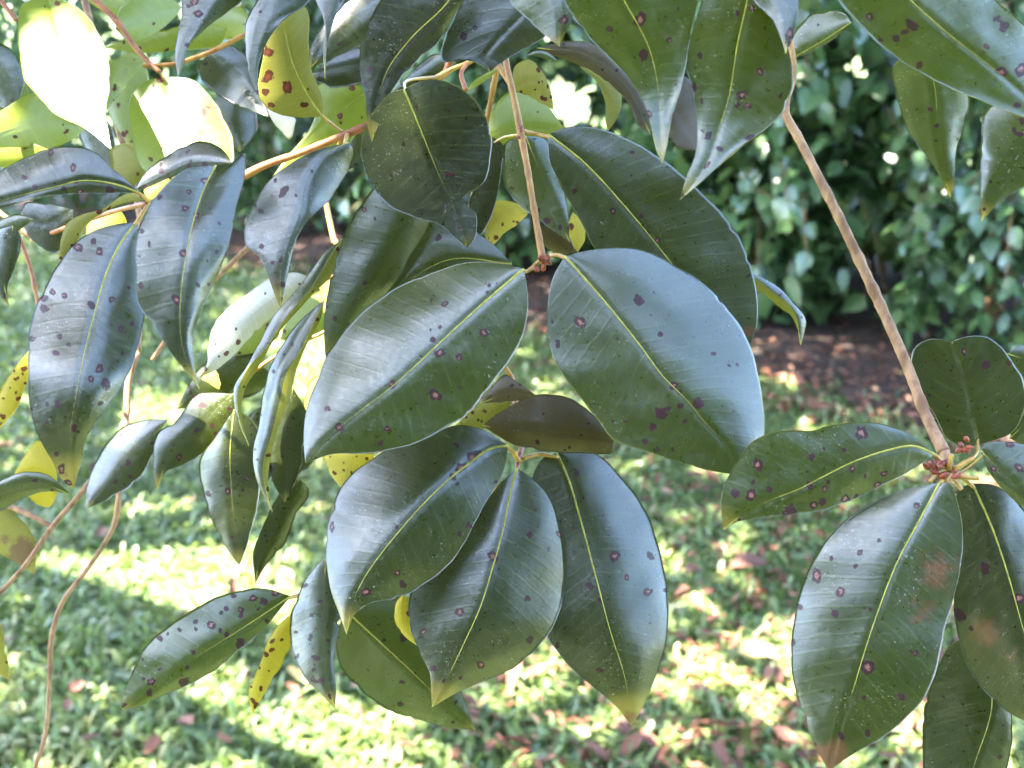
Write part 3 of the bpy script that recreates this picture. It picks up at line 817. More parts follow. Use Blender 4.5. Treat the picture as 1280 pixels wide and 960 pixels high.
leaf('C', [.545, .55, .545], [(657,170),(668,198),(688,245),(700,275),(712,303)],
     [(632,178),(629,205),(635,240),(660,265),(690,287)], [(680,172),(695,215),(704,240),(710,268)], (0.2, 0.25), tone=.75,
     spots=[(640,235,4),(684,276,6),(692,292,3),(672,262,4)])
leaf('C', [.56, .565, .57], [(617,172),(622,215),(608,262),(592,304)], [(600,185),(592,230),(585,280)], [(628,180),(627,207),(622,243),(607,285)], (.1, .1), tone=.0, rib=0, nsp=0, pet=[(632,171,.545),(650,168,.53)])
leaf('C', [.565, .57, .575], [(611,172),(650,160),(706,162)], [(613,145),(630,120),(660,116),(686,135)], [(640,185),(680,180)], (.15, .2), skin='lime', tone=.8, rib=.7, nsp=3)
leaf('C', [.58, .57, .56], [(662,265),(640,272),(622,287),(611,313)], [(645,254),(620,252),(606,284)], [(648,279),(630,292),(618,305)], (.3, .2), skin='yellow', under='both', tone=.7, rib=.8, nsp=6)
leaf('C', [.575, .57, .565], [(716,265),(722,290),(722,316)], [(712,275),(713,300)], [(730,280),(731,300)], (.2, .2), skin='yellow', under='both', tone=.8, rib=.5, nsp=2)
leaf('C', [.56, .56, .56], [(672,283),(695,298),(720,315)], [(690,281),(710,295)], [(678,305),(700,318)], (.2, .3), tone=.4, rib=0, brown=True, nsp=1)
leaf('C', [.53, .535, .54], [(930,335),(962,362),(990,385),(1001,431)], [(948,345),(970,358),(992,380),(1007,402),(1004,420)], [(938,352),(968,378),(992,400),(999,420)], (.5, .2), under='b', tone=.5, rib=.4, nsp=5)

# ---- lower middle cluster
stem('M', [(640,470,.60),(646,520,.575),(652,560,.548),(648,575,.54),(646,588,.535)], [2.5,2.8,3.4,3.6,2.4], 'redtwig')
leaf('M', [.525, .505, .495, .49], [(635,557),(615,560),(587,579),(565,596),(530,629),(500,663),(478,690),(460,715),(442,750),(433,793)],
     [(602,537),(570,532),(540,545),(500,553),(460,577),(430,605),(413,645),(407,695),(414,738),(425,768)],
     [(630,585),(615,615),(592,657),(565,700),(535,727),(512,742),(490,748),(455,757),(443,769)],
     (0.40, 0.14), .5, tilt=.7, tone=.3, tip=.8, pet=[(642,566,.532),(648,576,.538)], label='drooping blue-grey leaf, left one of the lowest three',
     spots=[(571,557,4),(576,585,8),(590,572,8),(597,567,6),(565,596,5),(619,602,4),(585,656,4),(415,659,6),(497,716,5,1),(504,731,6),(457,740,7,1),(574,667,4),(496,659,3)])
leaf('M', [.535, .52, .51, .51], [(646,585),(638,615),(630,657),(617,705),(600,760),(582,800),(559,848),(540,884)],
     [(625,605),(590,655),(550,700),(522,725),(511,752),(513,785),(526,817),(538,845),(539,865)],
     [(667,600),(685,620),(698,655),(706,714),(697,768),(681,797),(643,835),(602,852),(570,866)],
     (0.20, 0.32), .5, tilt=.75, tone=.2, tip=.8, label='broad grey-blue leaf, middle one of the lowest three',
     spots=[(616,696,8,1),(575,765,7),(529,790,6,1),(541,836,5),(601,831,6,1),(657,749,4),(662,800,6),(662,669,5),(699,668,6),(685,687,3),(660,748,4)])
leaf('M', [.55, .54, .53, .535], [(696,566),(711,600),(724,644),(743,714),(764,793),(781,847),(789,907)],
     [(680,572),(664,600),(672,650),(676,720),(685,795),(706,827),(743,860),(772,885)],
     [(715,565),(743,567),(777,597),(810,647),(827,697),(835,747),(831,806),(814,860),(802,886)],
     (0.05, 0.40), .5, tilt=.7, tone=.2, tip=.9, pet=[(672,568,.545),(652,574,.541)], label='long blue-grey leaf with a brown tip, right one of the lowest three',
     spots=[(768,695,8),(737,732,6),(783,722,5),(809,740,7,1),(813,695,6),(697,806,5),(750,837,5),(833,737,5),(751,751,4)], stain=[(789,895,14,.8)])
leaf('M', [.535, .53, .535], [(767,549),(735,543),(700,540),(655,533),(625,535),(603,532)],
     [(737,515),(715,500),(685,492),(660,497),(640,507),(618,520)], [(763,566),(752,567),(690,564),(645,557),(625,546)], (0.30, 0.2), tone=.5, rib=.6, brown=True, tip=.2, nsp=6)
leaf('M', [.56, .565, .57], [(672,496),(640,492),(600,504)], [(652,481),(630,469),(612,488)], [(655,500),(625,503)], (.2, .2), tone=.6, brown=True, rib=.5, petm='redtwig', nsp=3)
leaf('M', [.57, .575, .57], [(640,500),(605,515),(568,533)], [(615,498),(590,512)], [(630,525),(602,537)], (.2, .3), under='both', tone=.2, rib=.4, nsp=8)
leaf('M', [.57, .565, .56], [(438,768),(485,812),(515,840),(540,864),(594,912)],
     [(424,780),(420,810),(427,835),(445,857),(475,882),(520,898),(560,910)], [(470,752),(510,752),(545,795),(578,868)], (0.1, 0.30), tilt=-.5, tone=1.0, tip=.5,
     spots=[(504,797,6),(502,852,4),(519,842,3),(501,880,5),(460,837,3),(480,800,3)])
leaf('M', [.535, .535, .53], [(503,744),(502,775),(521,807)], [(496,752),(496,782),(508,797)], [(512,748),(512,780)], (.4, .2), skin='yellow', under='both', tone=.6, rib=0, nsp=1)
leaf('M', [.57, .57, .56], [(468,565),(440,578),(428,612)], [(440,566),(405,570),(412,590)], [(462,580),(445,598)], (.2, .2), skin='yellow', under='both', tone=.8, rib=.3, nsp=10)

# ---- right twig and its rosette
stem('R', [(940,-60,.50),(985,40,.51),(992,95,.515),(981,138,.515),(998,172,.515),(1016,207,.512),(1046,266,.508),(1077,331,.505),(1108,398,.50),(1135,460,.495),(1158,520,.488),(1180,565,.48)],
     [4,4,3.6,5.6,5.9,5.8,6.2,6.6,6.8,6.9,7.0,8.2], 'bark', wob=.03)
stem('R', [(1180,565,.48),(1186,580,.475),(1190,592,.47)], [7,6,4], 'bark')
for q in [(1168,585,.47,-26,12),(1186,572,.468,2,-22),(1200,580,.47,30,-18),(1212,600,.472,36,8),(1186,598,.47,-6,10),(1196,604,.472,14,22)]:
    stem('R', [(1188,590,.474),(q[0]*.5+594,q[1]*.5+295,q[2]),(1188+q[3],590+q[4],q[2]-.002)], [3.4,3.2,2.6], 'petiole', 'bud_stalk')
bud('R', 1175, 584, .468, 9, 10); bud('R', 1206, 559, .468, 7, 7); bud('R', 1197, 592, .466, 6, 5)
leaf('R', [.472, .455, .448, .45], [(1168,568),(1145,558),(1105,564),(1067,577),(1030,595),(999,611),(961,626),(930,642),(904,662)],
     [(1136,542),(1111,533),(1074,528),(1036,531),(1017,537),(974,539),(942,552),(921,577),(908,599),(901,630)],
     [(1146,583),(1105,605),(1067,624),(1030,636),(983,644),(942,648),(920,653)],
     (0.08, 0.12), .5, tone=.6, tip=.6, pet=[(1178,578,.474),(1188,590,.474)], label='horizontal spotted green leaf pointing left from the bud rosette',
     spots=[(1076,541,10,1),(1014,571,6),(1055,562,4),(947,581,8),(1065,586,5,1),(1030,561,3),(1011,607,6),(1031,611,5),(961,612,5),(919,617,7),(939,619,8),(986,639,9),(1017,631,6),(1028,628,6),(1056,623,7),(1105,592,5),(1096,606,5),(941,603,4),(1069,620,4),(1035,602,3)])
leaf('R', [.49, .505, .52], [(1224,555),(1214,505),(1202,461),(1190,427)],
     [(1212,558),(1186,549),(1167,517),(1149,483),(1138,449),(1143,434),(1163,424)],
     [(1236,552),(1265,540),(1282,510),(1283,480),(1266,455),(1255,436),(1233,421),(1208,421)], (0.03, 0.0), tilt=-.2, tone=.3, tip=.1, pet=[(1215,574,.482),(1192,590,.475)],
     spots=[(1233,456,7),(1261,453,5),(1205,439,5)])
leaf('R', [.53, .53], [(1258,442),(1300,455),(1340,470)], [(1275,432),(1310,430)], [(1275,470),(1310,490)], (.2, .2), tone=.6, nsp=2)
leaf('R', [.52, .52], [(1262,548),(1290,520),(1330,480)], [(1268,520),(1290,480)], [(1290,560),(1320,540)], (.2, .2), tone=.7, nsp=2)
leaf('R', [.475, .465, .46], [(1226,563),(1250,588),(1280,616),(1335,650)], [(1232,556),(1255,552),(1290,558),(1335,590)], [(1232,582),(1247,605),(1275,630),(1310,655)], (0.15, 0.2), tone=.5, tip=.2,
     pet=[(1210,585,.474),(1194,594,.472)], spots=[(1242,586,5),(1274,585,7,1),(1262,556,6)])
leaf('R', [.468, .455, .445, .445], [(1174,604),(1150,649),(1124,697),(1101,754),(1082,810),(1067,859),(1052,900),(1036,963)],
     [(1155,606),(1109,619),(1060,649),(1022,690),(1000,739),(991,795),(992,855),(1007,900),(1020,935)],
     [(1184,604),(1199,637),(1202,694),(1195,739),(1180,787),(1169,840),(1154,874),(1112,915),(1067,942)],
     (0.30, 0.02), .5, tilt=.6, tone=.45, tip=.3, pet=[(1182,597,.47),(1190,592,.472)], label='big blue-green leaf with rusty stains hanging below the bud rosette',
     spots=[(1021,720,9,1),(1039,698,4),(1075,691,5),(1069,708,4),(1099,677,4),(1051,740,7),(1044,767,6),(1122,700,4),(1146,632,5),(1000,759,5),(1084,834,10,1),(1127,871,6),(1084,917,5),(1052,920,5),(1144,817,5),(992,802,5),(1088,761,4),(1080,872,4)],
     stain=[(1170,715,42,.72),(1150,765,34,.6),(1038,948,30,1.2),(1140,745,30,.5)])
leaf('R', [.482, .475, .47, .47], [(1215,604),(1240,660),(1259,716),(1277,780),(1312,905)],
     [(1200,610),(1201,675),(1191,750),(1199,799),(1210,832),(1240,874),(1280,900)],
     [(1240,606),(1290,650),(1330,740),(1335,850)], (0.22, 0.25), tone=.2, pet=[(1203,597,.476),(1192,594,.472)],
     spots=[(1231,711,8),(1199,769,9),(1274,748,9,1)], stain=[(1230,792,38,.7),(1258,815,30,.5)])
leaf('R', [.51, .505, .50], [(1225,800),(1240,877),(1217,958),(1195,1030)], [(1199,800),(1165,847),(1154,900),(1154,958),(1170,1010)], [(1255,840),(1264,895),(1260,958),(1230,1010)], (.2, .2), tone=.3, nsp=6)

# ---- near branch at the top
stem('T', [(700,-140,.45),(800,-110,.435),(900,-95,.43),(1010,-105,.43)], [6,5.5,5,4.5], 'twig')
leaf('T', [.44, .43, .425], [(680,-80),(690,-20),(700,25),(699,58)], [(640,-40),(637,0),(660,25),(685,47)], [(725,-50),(720,0),(715,22),(707,40)], (0.15, 0.3), tone=.8, tip=.8, pet=[(705,-110,.44)], spots=[(705,25,7)], nsp=2)
leaf('T', [.43, .42, .41, .415], [(760,-90),(780,0),(795,27),(812,62),(821,100),(824,150),(828,205)],
     [(712,-60),(705,0),(735,45),(760,70),(785,97),(805,130),(812,150),(820,185)], [(850,-70),(875,-20),(870,10),(860,62),(852,107),(842,140),(833,185)], (0.0, 0.06), tilt=-.7, tone=.9, tip=.9,
     pet=[(775,-112,.433)], spots=[(800,25,10),(804,69,8),(837,50,5),(812,143,5),(762,36,5),(847,11,3)], nsp=4, label='blurred green leaf whose long tip hangs over the big right leaf')
leaf('T', [.43, .42, .415, .42], [(950,-95),(940,-40),(934,0),(922,55),(910,125),(897,165),(885,200),(868,228),(850,250)],
     [(905,-60),(877,0),(870,25),(857,82),(865,112),(871,150),(869,195),(858,222)], [(985,-40),(975,20),(983,57),(990,80),(991,105),(980,137),(960,160),(930,182),(905,202),(878,226)], (0.08, 0.0), tilt=-.9, tone=.8, tip=.7,
     pet=[(945,-112,.432)], spots=[(950,90,6),(927,119,7),(935,132,6),(922,131,4),(875,70,5),(867,109,6),(976,120,4),(937,172,6),(885,170,6),(900,187,5),(884,207,5),(940,10,5),(922,16,4)], nsp=4)
leaf('T', [.42, .41, .40], [(965,-85),(975,-10),(985,30),(982,67)], [(935,-30),(942,0),(967,27),(977,50)], [(1000,-40),(998,0),(996,25),(990,50)], (.2, .3), tone=.6, tip=1.0, spots=[(987,42,8),(985,55,5)], nsp=1)
leaf('T', [.52, .53, .54], [(1064,28),(1030,50),(985,76)], [(1055,17),(1025,14),(996,35)], [(1045,46),(1015,64)], (.2, .3), tone=1.0, rib=.7, nsp=1)
leaf('T', [.54, .54, .53], [(830,110),(850,145),(880,188)], [(850,95),(885,130)], [(825,150),(850,185)], (.1, .1), tone=.1, brown=True, rib=.6, nsp=1)

# ---- upper right corner
stem('X', [(1010,-105,.43),(1120,-110,.425),(1240,-100,.42),(1360,-60,.43)], [4.5,5,5,5], 'twig')
leaf('X', [.415, .40, .39, .39], [(1095,-80),(1138,0),(1166,26),(1197,52),(1230,77),(1254,96),(1330,165)],
     [(1040,-50),(1049,0),(1072,28),(1103,59),(1122,74),(1162,96),(1197,114),(1230,127),(1251,136),(1290,150)], [(1180,-70),(1245,0),(1285,35),(1325,100)], (0.0, 0.16), tilt=-.6, tone=.9, tip=.4,
     pet=[(1090,-108,.425)], spots=[(1087,21,6),(1140,31,9),(1131,40,5),(1120,47,6),(1100,50,4),(1149,81,6),(1245,23,5),(1255,33,8),(1233,58,5),(1252,90,8),(1271,131,5),(1276,87,9)], nsp=4, label='large near leaf in the upper right corner, right half bluish')
leaf('X', [.47, .465, .46], [(1150,55),(1167,103),(1172,153),(1179,209),(1188,247)], [(1117,85),(1120,118),(1129,149),(1142,175),(1168,209),(1181,234)], [(1190,80),(1212,120),(1208,153),(1195,186),(1194,209),(1192,234)], (0.25, 0.15), tilt=-1.0, tone=.9, tip=.9,
     pet=[(1150,-20,.45),(1160,-106,.425)], spots=[(1163,137,4,1),(1171,157,4),(1187,163,2)], nsp=3)
leaf('X', [.45, .44, .435], [(1305,110),(1283,175),(1258,209),(1240,240),(1227,277)], [(1250,122),(1229,145),(1226,180),(1226,215),(1226,250)], [(1325,140),(1312,190),(1285,228),(1255,248),(1240,262)], (0.3, 0.1), tilt=-.5, tone=.7, tip=.9,
     pet=[(1320,0,.43),(1340,-66,.43)], spots=[(1268,165,4),(1275,168,5),(1277,151,5),(1230,262,3)], nsp=3)

# ---- top centre
stem('U', [(560,-70,.55),(590,10,.55),(610,60,.545),(628,90,.54),(640,110,.535)], [4,4,3.8,3.4,2.6], 'twig')
stem('U', [(546,97,.55),(566,86,.55),(584,79,.548),(612,62,.545)], [3.5,3,3,3], 'petiole')
stem('U', [(584,79,.548),(577,90,.545),(582,113,.54)], [3,2.6,3.2], 'redtwig')
leaf('U', [.50, .485, .48, .48], [(505,112),(525,160),(545,210),(565,255),(584,310)],
     [(490,115),(470,135),(455,165),(452,200),(468,236),(482,253),(520,272),(552,282),(568,296)],
     [(517,105),(540,99),(570,107),(595,127),(612,155),(612,200),(605,228),(597,236),(584,240),(583,256),(593,263),(596,280),(593,298)], (0.10, 0.06), .4, tilt=-.7, tone=.0, tip=.4, wave=.6,
     pet=[(512,100,.52),(548,96,.548)], label='round dark green leaf with an insect bite in its right edge', spots=[(505,180,4),(561,217,6),(520,135,3),(575,285,3)], nsp=4)
leaf('U', [.50, .485, .47, .465], [(585,-40),(560,2),(512,50),(485,87),(475,112),(465,178)], [(520,-40),(478,-5),(460,32),(450,65),(450,92),(457,125),(460,160)], [(590,-10),(572,10),(562,30),(550,50),(520,77),(495,107),(482,130),(475,150)], (0.03, 0.10), tilt=-.3, tone=.0, tip=1.0,
     pet=[(575,-50,.53)], spots=[(462,87,4)], nsp=4)
leaf('U', [.50, .49, .485], [(690,-40),(655,15),(620,52),(606,72),(612,90)], [(630,-50),(587,-10),(565,27),(551,60),(552,76),(580,75),(599,80)], [(715,-10),(690,25),(683,45),(667,55),(637,72),(622,82)], (0.02, 0.12), tilt=0, tone=.1, rib=.6, tip=.3,
     pet=[(650,-60,.52),(600,-10,.545)], spots=[(579,46,6),(594,35,4)], nsp=4)
leaf('U', [.575, .57], [(562,70),(535,90),(490,115)], [(545,68),(510,95)], [(556,90),(520,106)], (.2, .4), tone=.4, rib=0, nsp=2)
leaf('U', [.55, .545, .545], [(640,112),(668,100),(692,138)], [(645,82),(662,75),(680,94),(691,125)], [(655,118),(675,128)], (.2, .2), under='both', tone=.6, rib=.4, nsp=10)
leaf('U', [.54, .535, .53], [(672,60),(735,70),(780,105),(813,168)], [(710,52),(737,53),(762,72),(792,102),(808,140)], [(690,68),(730,84),(752,97),(785,128),(800,158)], (.1, .3), tone=.4, brown=True, rib=.4, nsp=4)
leaf('U', [.555, .55, .545], [(728,83),(758,110),(767,135),(760,164)], [(745,102),(757,130),(757,152)], [(752,90),(775,108),(777,130),(769,152)], (.2, .3), under='both', tone=.25, rib=0, nsp=1)
leaf('U', [.545, .55, .555], [(624,86),(605,97),(583,114)], [(610,90),(593,101)], [(613,97),(597,107)], (.2, .2), skin='lime', tone=.9, rib=0, nsp=0)
leaf('U', [.56, .56], [(658,70),(676,66),(698,77)], [(668,64),(684,65)], [(670,71),(686,74)], (.2, .2), tone=.9, rib=0, nsp=0)

# ---- sunlit upper left corner
stem('S', [(0,-70,.60),(60,-40,.60),(140,20,.60),(178,70,.598),(200,90,.595)], [4,4,3.6,3.2,2.6], 'redtwig')
stem('S', [(178,82,.596),(215,80,.60),(250,70,.605),(330,30,.61)], [2.6,2.6,3,3], 'twig')
stem('S', [(20,25,.66),(-15,-20,.66)], [3,3], 'redtwig')
leaf('S', [.60, .57, .545, .53], [(58,-6),(74,40),(92,90),(112,140),(139,187)], [(27,8),(22,32),(25,70),(32,100),(45,117),(65,140),(107,161)], [(87,4),(110,20),(122,40),(132,62),(137,90),(137,112),(131,140),(135,162)], (0.1, 0.25), tilt=1.0, skin='lime', tone=.8, rib=.5, tip=.5,
     pet=[(55,-40,.6)], spots=[(134,97,4),(82,141,4),(102,146,5),(87,145,4),(129,81,3),(119,151,3)], nsp=4)
leaf('S', [.58, .60, .62], [(-25,175),(20,160),(60,150),(108,161)], [(-10,150),(15,129),(45,115),(80,128)], [(-5,185),(15,183),(57,187),(88,176)], (.2, .1), tilt=1.0, skin='lime', tone=.9, rib=.5, nsp=4)
leaf('S', [.60, .60], [(-30,185),(10,190),(62,187)], [(0,172),(30,176)], [(0,208),(30,203)], (.1, .3), tilt=1.0, skin='lime', tone=.8, nsp=2)
leaf('S', [.62, .61, .60], [(228,9),(195,15),(165,30),(144,36)], [(210,-5),(180,-6),(152,6)], [(215,26),(195,41),(160,51)], (.1, .1), tilt=1.0, skin='lime', tone=.9, rib=.4, nsp=1)
leaf('S', [.63, .63, .63], [(284,36),(240,45),(190,56),(132,60)], [(250,28),(210,36),(160,48)], [(278,54),(230,62),(170,66)], (.1, .2), tilt=1.0, skin='lime', tone=.9, rib=.6, nsp=6)
leaf('S', [.615, .61, .60], [(182,76),(155,90),(133,137)], [(160,72),(138,75),(133,100)], [(172,88),(150,118)], (.1, .2), tilt=1.0, skin='lime', tone=.9, rib=.4, nsp=6)
leaf('S', [.60, .585, .575], [(204,96),(215,132),(226,172),(238,230)], [(175,105),(162,127),(160,150),(165,175),(178,212)], [(240,100),(265,122),(280,147),(290,175),(292,202),(268,228)], (0.1, 0.15), tilt=1.0, skin='lime', tone=1.0, rib=1,
     pet=[(200,90,.597)], label='rounded yellow-green leaf with dark red spots, sun on both edges', spots=[(212,132,5),(197,156,4),(252,166,6),(255,140,5),(261,134,4),(207,185,6),(189,199,4),(200,100,6),(225,111,4)], nsp=3)
leaf('S', [.62, .62, .61], [(262,66),(290,90),(315,118),(335,146)], [(247,86),(255,104),(285,126)], [(290,56),(312,80),(328,120)], (.1, .2), tilt=1.0, tone=.3, rib=.8, nsp=4)
leaf('S', [.66, .66], [(-20,60),(5,95),(20,140)], [(0,55),(30,100)], [(-25,110),(0,135)], (.2, .2), tilt=1.0, tone=.6, nsp=2)
leaf('S', [.64, .635], [(100,-15),(160,8),(205,-4)], [(120,-30),(170,-20)], [(115,5),(150,22),(185,16)], (.2, .2), tilt=1.0, skin='lime', tone=.9, nsp=2)
leaf('S', [.62, .61], [(20,-5),(60,-2),(86,6)], [(30,-20),(70,-18)], [(40,8),(66,11)], (.2, .2), tilt=1.0, tone=.8, nsp=1)
leaf('S', [.65, .64], [(158,178),(180,196),(150,240)], [(140,185),(140,215)], [(176,180),(182,220)], (.2, .2), tilt=1.0, tone=.3, under='both', nsp=2)

leaf('S', [.66, .65], [(170,60),(150,110),(160,180)], [(140,80),(135,140)], [(185,90),(182,150)], (.2, .1), tilt=1.0, skin='lime', tone=.4, rib=.6, nsp=3)
leaf('S', [.67, .66], [(30,90),(10,130),(-10,165)], [(5,95),(-15,130)], [(38,120),(20,155)], (.2, .2), tilt=1.0, skin='lime', tone=.6, rib=.5, nsp=2)
leaf('S', [.66, .65], [(300,100),(285,140),(300,190)], [(275,110),(272,160)], [(318,125),(318,170)], (.2, .2), tone=.4, rib=.6, nsp=3)
leaf('S', [.67, .66], [(250,30),(280,20),(320,35)], [(265,10),(300,8)], [(270,45),(300,48)], (.2, .2), tilt=1.0, skin='lime', tone=.7, rib=.5, nsp=2)
leaf('S', [.68, .67], [(110,110),(118,160),(140,215)], [(95,130),(105,185)], [(130,140),(145,185)], (.2, .2), tone=.6, rib=.5, nsp=2)

# ---- branch on the red-brown twig
stem('D', [(300,222,.57),(330,207,.565),(370,193,.56),(430,169,.55),(452,160,.548),(500,135,.56),(560,90,.57)], [5.5,4.6,4.5,4.6,4.8,4,4], 'redtwig')
leaf('D', [.545, .53, .52, .515], [(403,146),(385,120),(366,80),(354,28),(345,-25)], [(365,146),(335,136),(322,122),(325,95),(331,55),(335,0)], [(403,125),(392,95),(386,62),(383,5),(368,-20)], (0.12, 0.25), under='both', tone=.5, rib=1.4,
     pet=[(416,156,.548),(428,165,.55)], label='yellow leaf underside with dark red spots', spots=[(335,65,8),(335,96,9,1),(359,109,9,1),(332,115,6),(339,131,5),(381,131,5)], nsp=3)
leaf('D', [.50, .49, .485], [(365,-60),(340,-5),(320,55),(316,90),(325,127)], [(340,-50),(323,0),(309,25),(307,62),(314,100)], [(400,-40),(388,0),(350,30),(328,65),(322,95)], (0.25, 0.2), tone=.3, rib=0, tip=.6, nsp=3)
leaf('D', [.51, .50, .49], [(290,-60),(262,0),(240,40),(228,70),(223,96)], [(240,-30),(229,0),(225,25),(220,82)], [(320,-30),(303,0),(282,17),(250,42),(236,57),(229,82)], (0.2, 0.3), tone=.35, rib=0, tip=.6, spots=[(243,3,7),(248,17,6)], nsp=2)
leaf('D', [.56, .55, .54], [(520,-20),(470,10),(425,45),(389,84)], [(470,-20),(430,5),(402,35),(388,62)], [(540,0),(505,32),(450,57),(410,76)], (.2, .3), tone=.2, rib=.6, nsp=3)
leaf('D', [.53, .52], [(420,-60),(413,0),(408,45),(406,98)], [(385,-30),(393,-5),(406,30),(404,65)], [(440,-30),(430,0),(418,25),(409,55)], (.3, .3), tone=.3, rib=.6, tip=1, nsp=1)
leaf('D', [.585, .58], [(490,72),(440,82),(388,94)], [(450,60),(410,75)], [(470,98),(450,105),(405,107)], (.1, .1), tone=.1, rib=.5, nsp=1)
leaf('D', [.60, .595, .60], [(460,112),(425,140),(370,190),(318,290)], [(430,102),(400,104),(393,150),(352,205),(325,250)], [(465,140),(445,170),(400,215),(345,275)], (.1, .2), skin='lime', tone=.8, rib=.7, spots=[(440,110,5,1),(425,145,5,1)], nsp=4)
leaf('D', [.535, .52, .51, .505], [(436,178),(402,195),(383,225),(375,267),(362,300),(352,335),(351,386)], [(400,187),(352,212),(330,232),(317,260),(307,282),(306,305),(325,322),(336,347),(345,372)], [(441,187),(437,207),(415,245),(380,282),(367,310),(358,350)], (0.18, 0.40), tilt=.6, tone=.2, rib=.55, tip=.9,
     pet=[(434,168,.548)], label='twisted dull grey-green leaf hanging from the red-brown twig', spots=[(355,240,8),(326,264,5),(345,225,4)], stain=[(345,350,14,.6)], nsp=8)
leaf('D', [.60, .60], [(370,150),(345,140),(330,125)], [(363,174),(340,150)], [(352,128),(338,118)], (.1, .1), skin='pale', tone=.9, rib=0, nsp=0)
stem('D', [(405,235,.60),(408,255,.598),(414,285,.595),(418,304,.59)], [3.5,3.6,3.8,3.2], 'twig')
leaf('D', [.62, .61], [(440,150),(455,178),(430,215)], [(420,165),(415,200)], [(462,170),(455,200)], (.2, .2), tone=.6, nsp=2)

# ---- left blue-grey leaves
stem('L', [(292,224,.575),(250,236,.54),(210,248,.50),(186,254,.475),(150,262,.50),(40,300,.56)], [3.4,3.2,3.2,3.4,3,3], 'redtwig')
leaf('L', [.475, .46, .445, .45], [(172,277),(157,295),(140,325),(127,360),(117,397),(106,440),(95,495),(87,545),(85,575),(92,612)],
     [(140,282),(120,288),(92,305),(72,332),(57,360),(45,385),(37,417),(35,467),(39,512),(47,542),(65,575),(80,602)], [(176,330),(180,370),(180,402),(175,427),(165,455),(150,485),(125,520),(108,547),(101,575)], (0.12, 0.34), .5, tilt=.9, tone=.25, tip=1.0,
     pet=[(180,264,.474),(187,254,.475)], label='largest blue-grey spotted leaf at the left with a yellow tip',
     spots=[(117,302,5),(97,309,8),(124,315,6),(66,365,5,1),(56,373,6),(80,370,5,1),(55,386,7),(114,382,6),(139,375,5),(151,411,5,1),(165,405,4),(75,421,5),(86,431,4),(71,442,5),(41,424,5),(152,442,3),(147,451,3),(124,461,6),(132,480,8),(114,474,5),(72,505,5),(59,505,4),(39,511,4),(59,527,4),(77,586,7,1),(71,567,4),(86,603,5),(92,535,5)], stain=[(80,592,9,.8)])
leaf('L', [.45, .435, .43, .43], [(270,207),(254,240),(241,280),(233,320),(227,360),(225,395),(226,417),(232,450),(249,486)],
     [(232,212),(205,235),(187,255),(177,275),(170,300),(171,335),(173,380),(195,412),(217,445),(240,474)], [(290,203),(305,192),(306,217),(296,255),(285,310),(270,347),(252,385),(241,425),(242,455)], (0.05, 0.40), .5, tilt=1.0, tone=.25, tip=.9,
     label='blue-grey leaf folded along its midrib, in front of the largest left leaf', spots=[(256,226,6,1),(236,240,4,1),(231,261,5,1),(246,269,5,1),(229,317,6),(221,375,7,1),(177,357,5),(187,305,4),(177,289,4),(200,247,4),(274,279,3),(247,357,4),(175,320,3),(172,390,3)])
leaf('L', [.47, .455, .445], [(174,241),(150,232),(125,227),(100,226),(75,232),(35,242),(0,252),(-70,268)],
     [(160,227),(140,210),(122,192),(95,184),(62,187),(25,200),(0,216),(-40,240)], [(132,241),(87,242),(37,250),(0,261),(-40,270)], (0.24, 0.1), .5, tone=.25, tip=.3, pet=[(182,248,.473),(187,253,.475)],
     spots=[(92,210,6,1),(64,191,5,1),(31,222,4),(95,227,4,1),(44,234,4),(137,237,6),(47,249,4),(100,240,5)])
leaf('L', [.50, .50, .49], [(170,236),(200,222),(240,204),(290,204)], [(185,212),(215,192),(245,177),(270,182),(286,196)], [(200,236),(230,222),(262,212)], (0.35, 0.2), tone=.2, rib=0, spots=[(236,207,4),(202,214,5),(235,190,4),(256,207,5)])
leaf('L', [.49, .49, .485], [(180,250),(150,256),(110,275),(88,298),(74,328)], [(165,242),(130,260),(82,282),(77,297)], [(165,251),(135,263),(107,283),(96,302)], (.2, .2), under='both', tone=.3, rib=0, nsp=8)
leaf('L', [.495, .50], [(186,252),(205,238),(228,217)], [(180,240),(200,228)], [(200,244),(215,232)], (.2, .2), under='both', tone=.8, rib=.5, nsp=3)
leaf('L', [.54, .55], [(92,262),(60,280),(25,272)], [(60,255),(30,256)], [(85,300),(72,315),(40,300)], (.1, .1), tone=.0, rib=0, nsp=0)
leaf('L', [.53, .53], [(-20,300),(15,285),(42,274)], [(0,275),(25,268)], [(0,300),(22,290)], (.2, .2), tone=.9, rib=0, nsp=0)
leaf('L', [.52, .52], [(16,282),(12,320),(5,350),(12,384)], [(-10,290),(-12,330),(0,368)], [(23,290),(20,330),(9,362)], (.2, .3), tone=.2, rib=.4, tip=.8, nsp=3)
leaf('L', [.53, .54], [(150,262),(140,290),(110,300)], [(125,265),(108,280)], [(158,275),(140,302)], (.2, .2), tone=.2, under='both', rib=0, nsp=1)

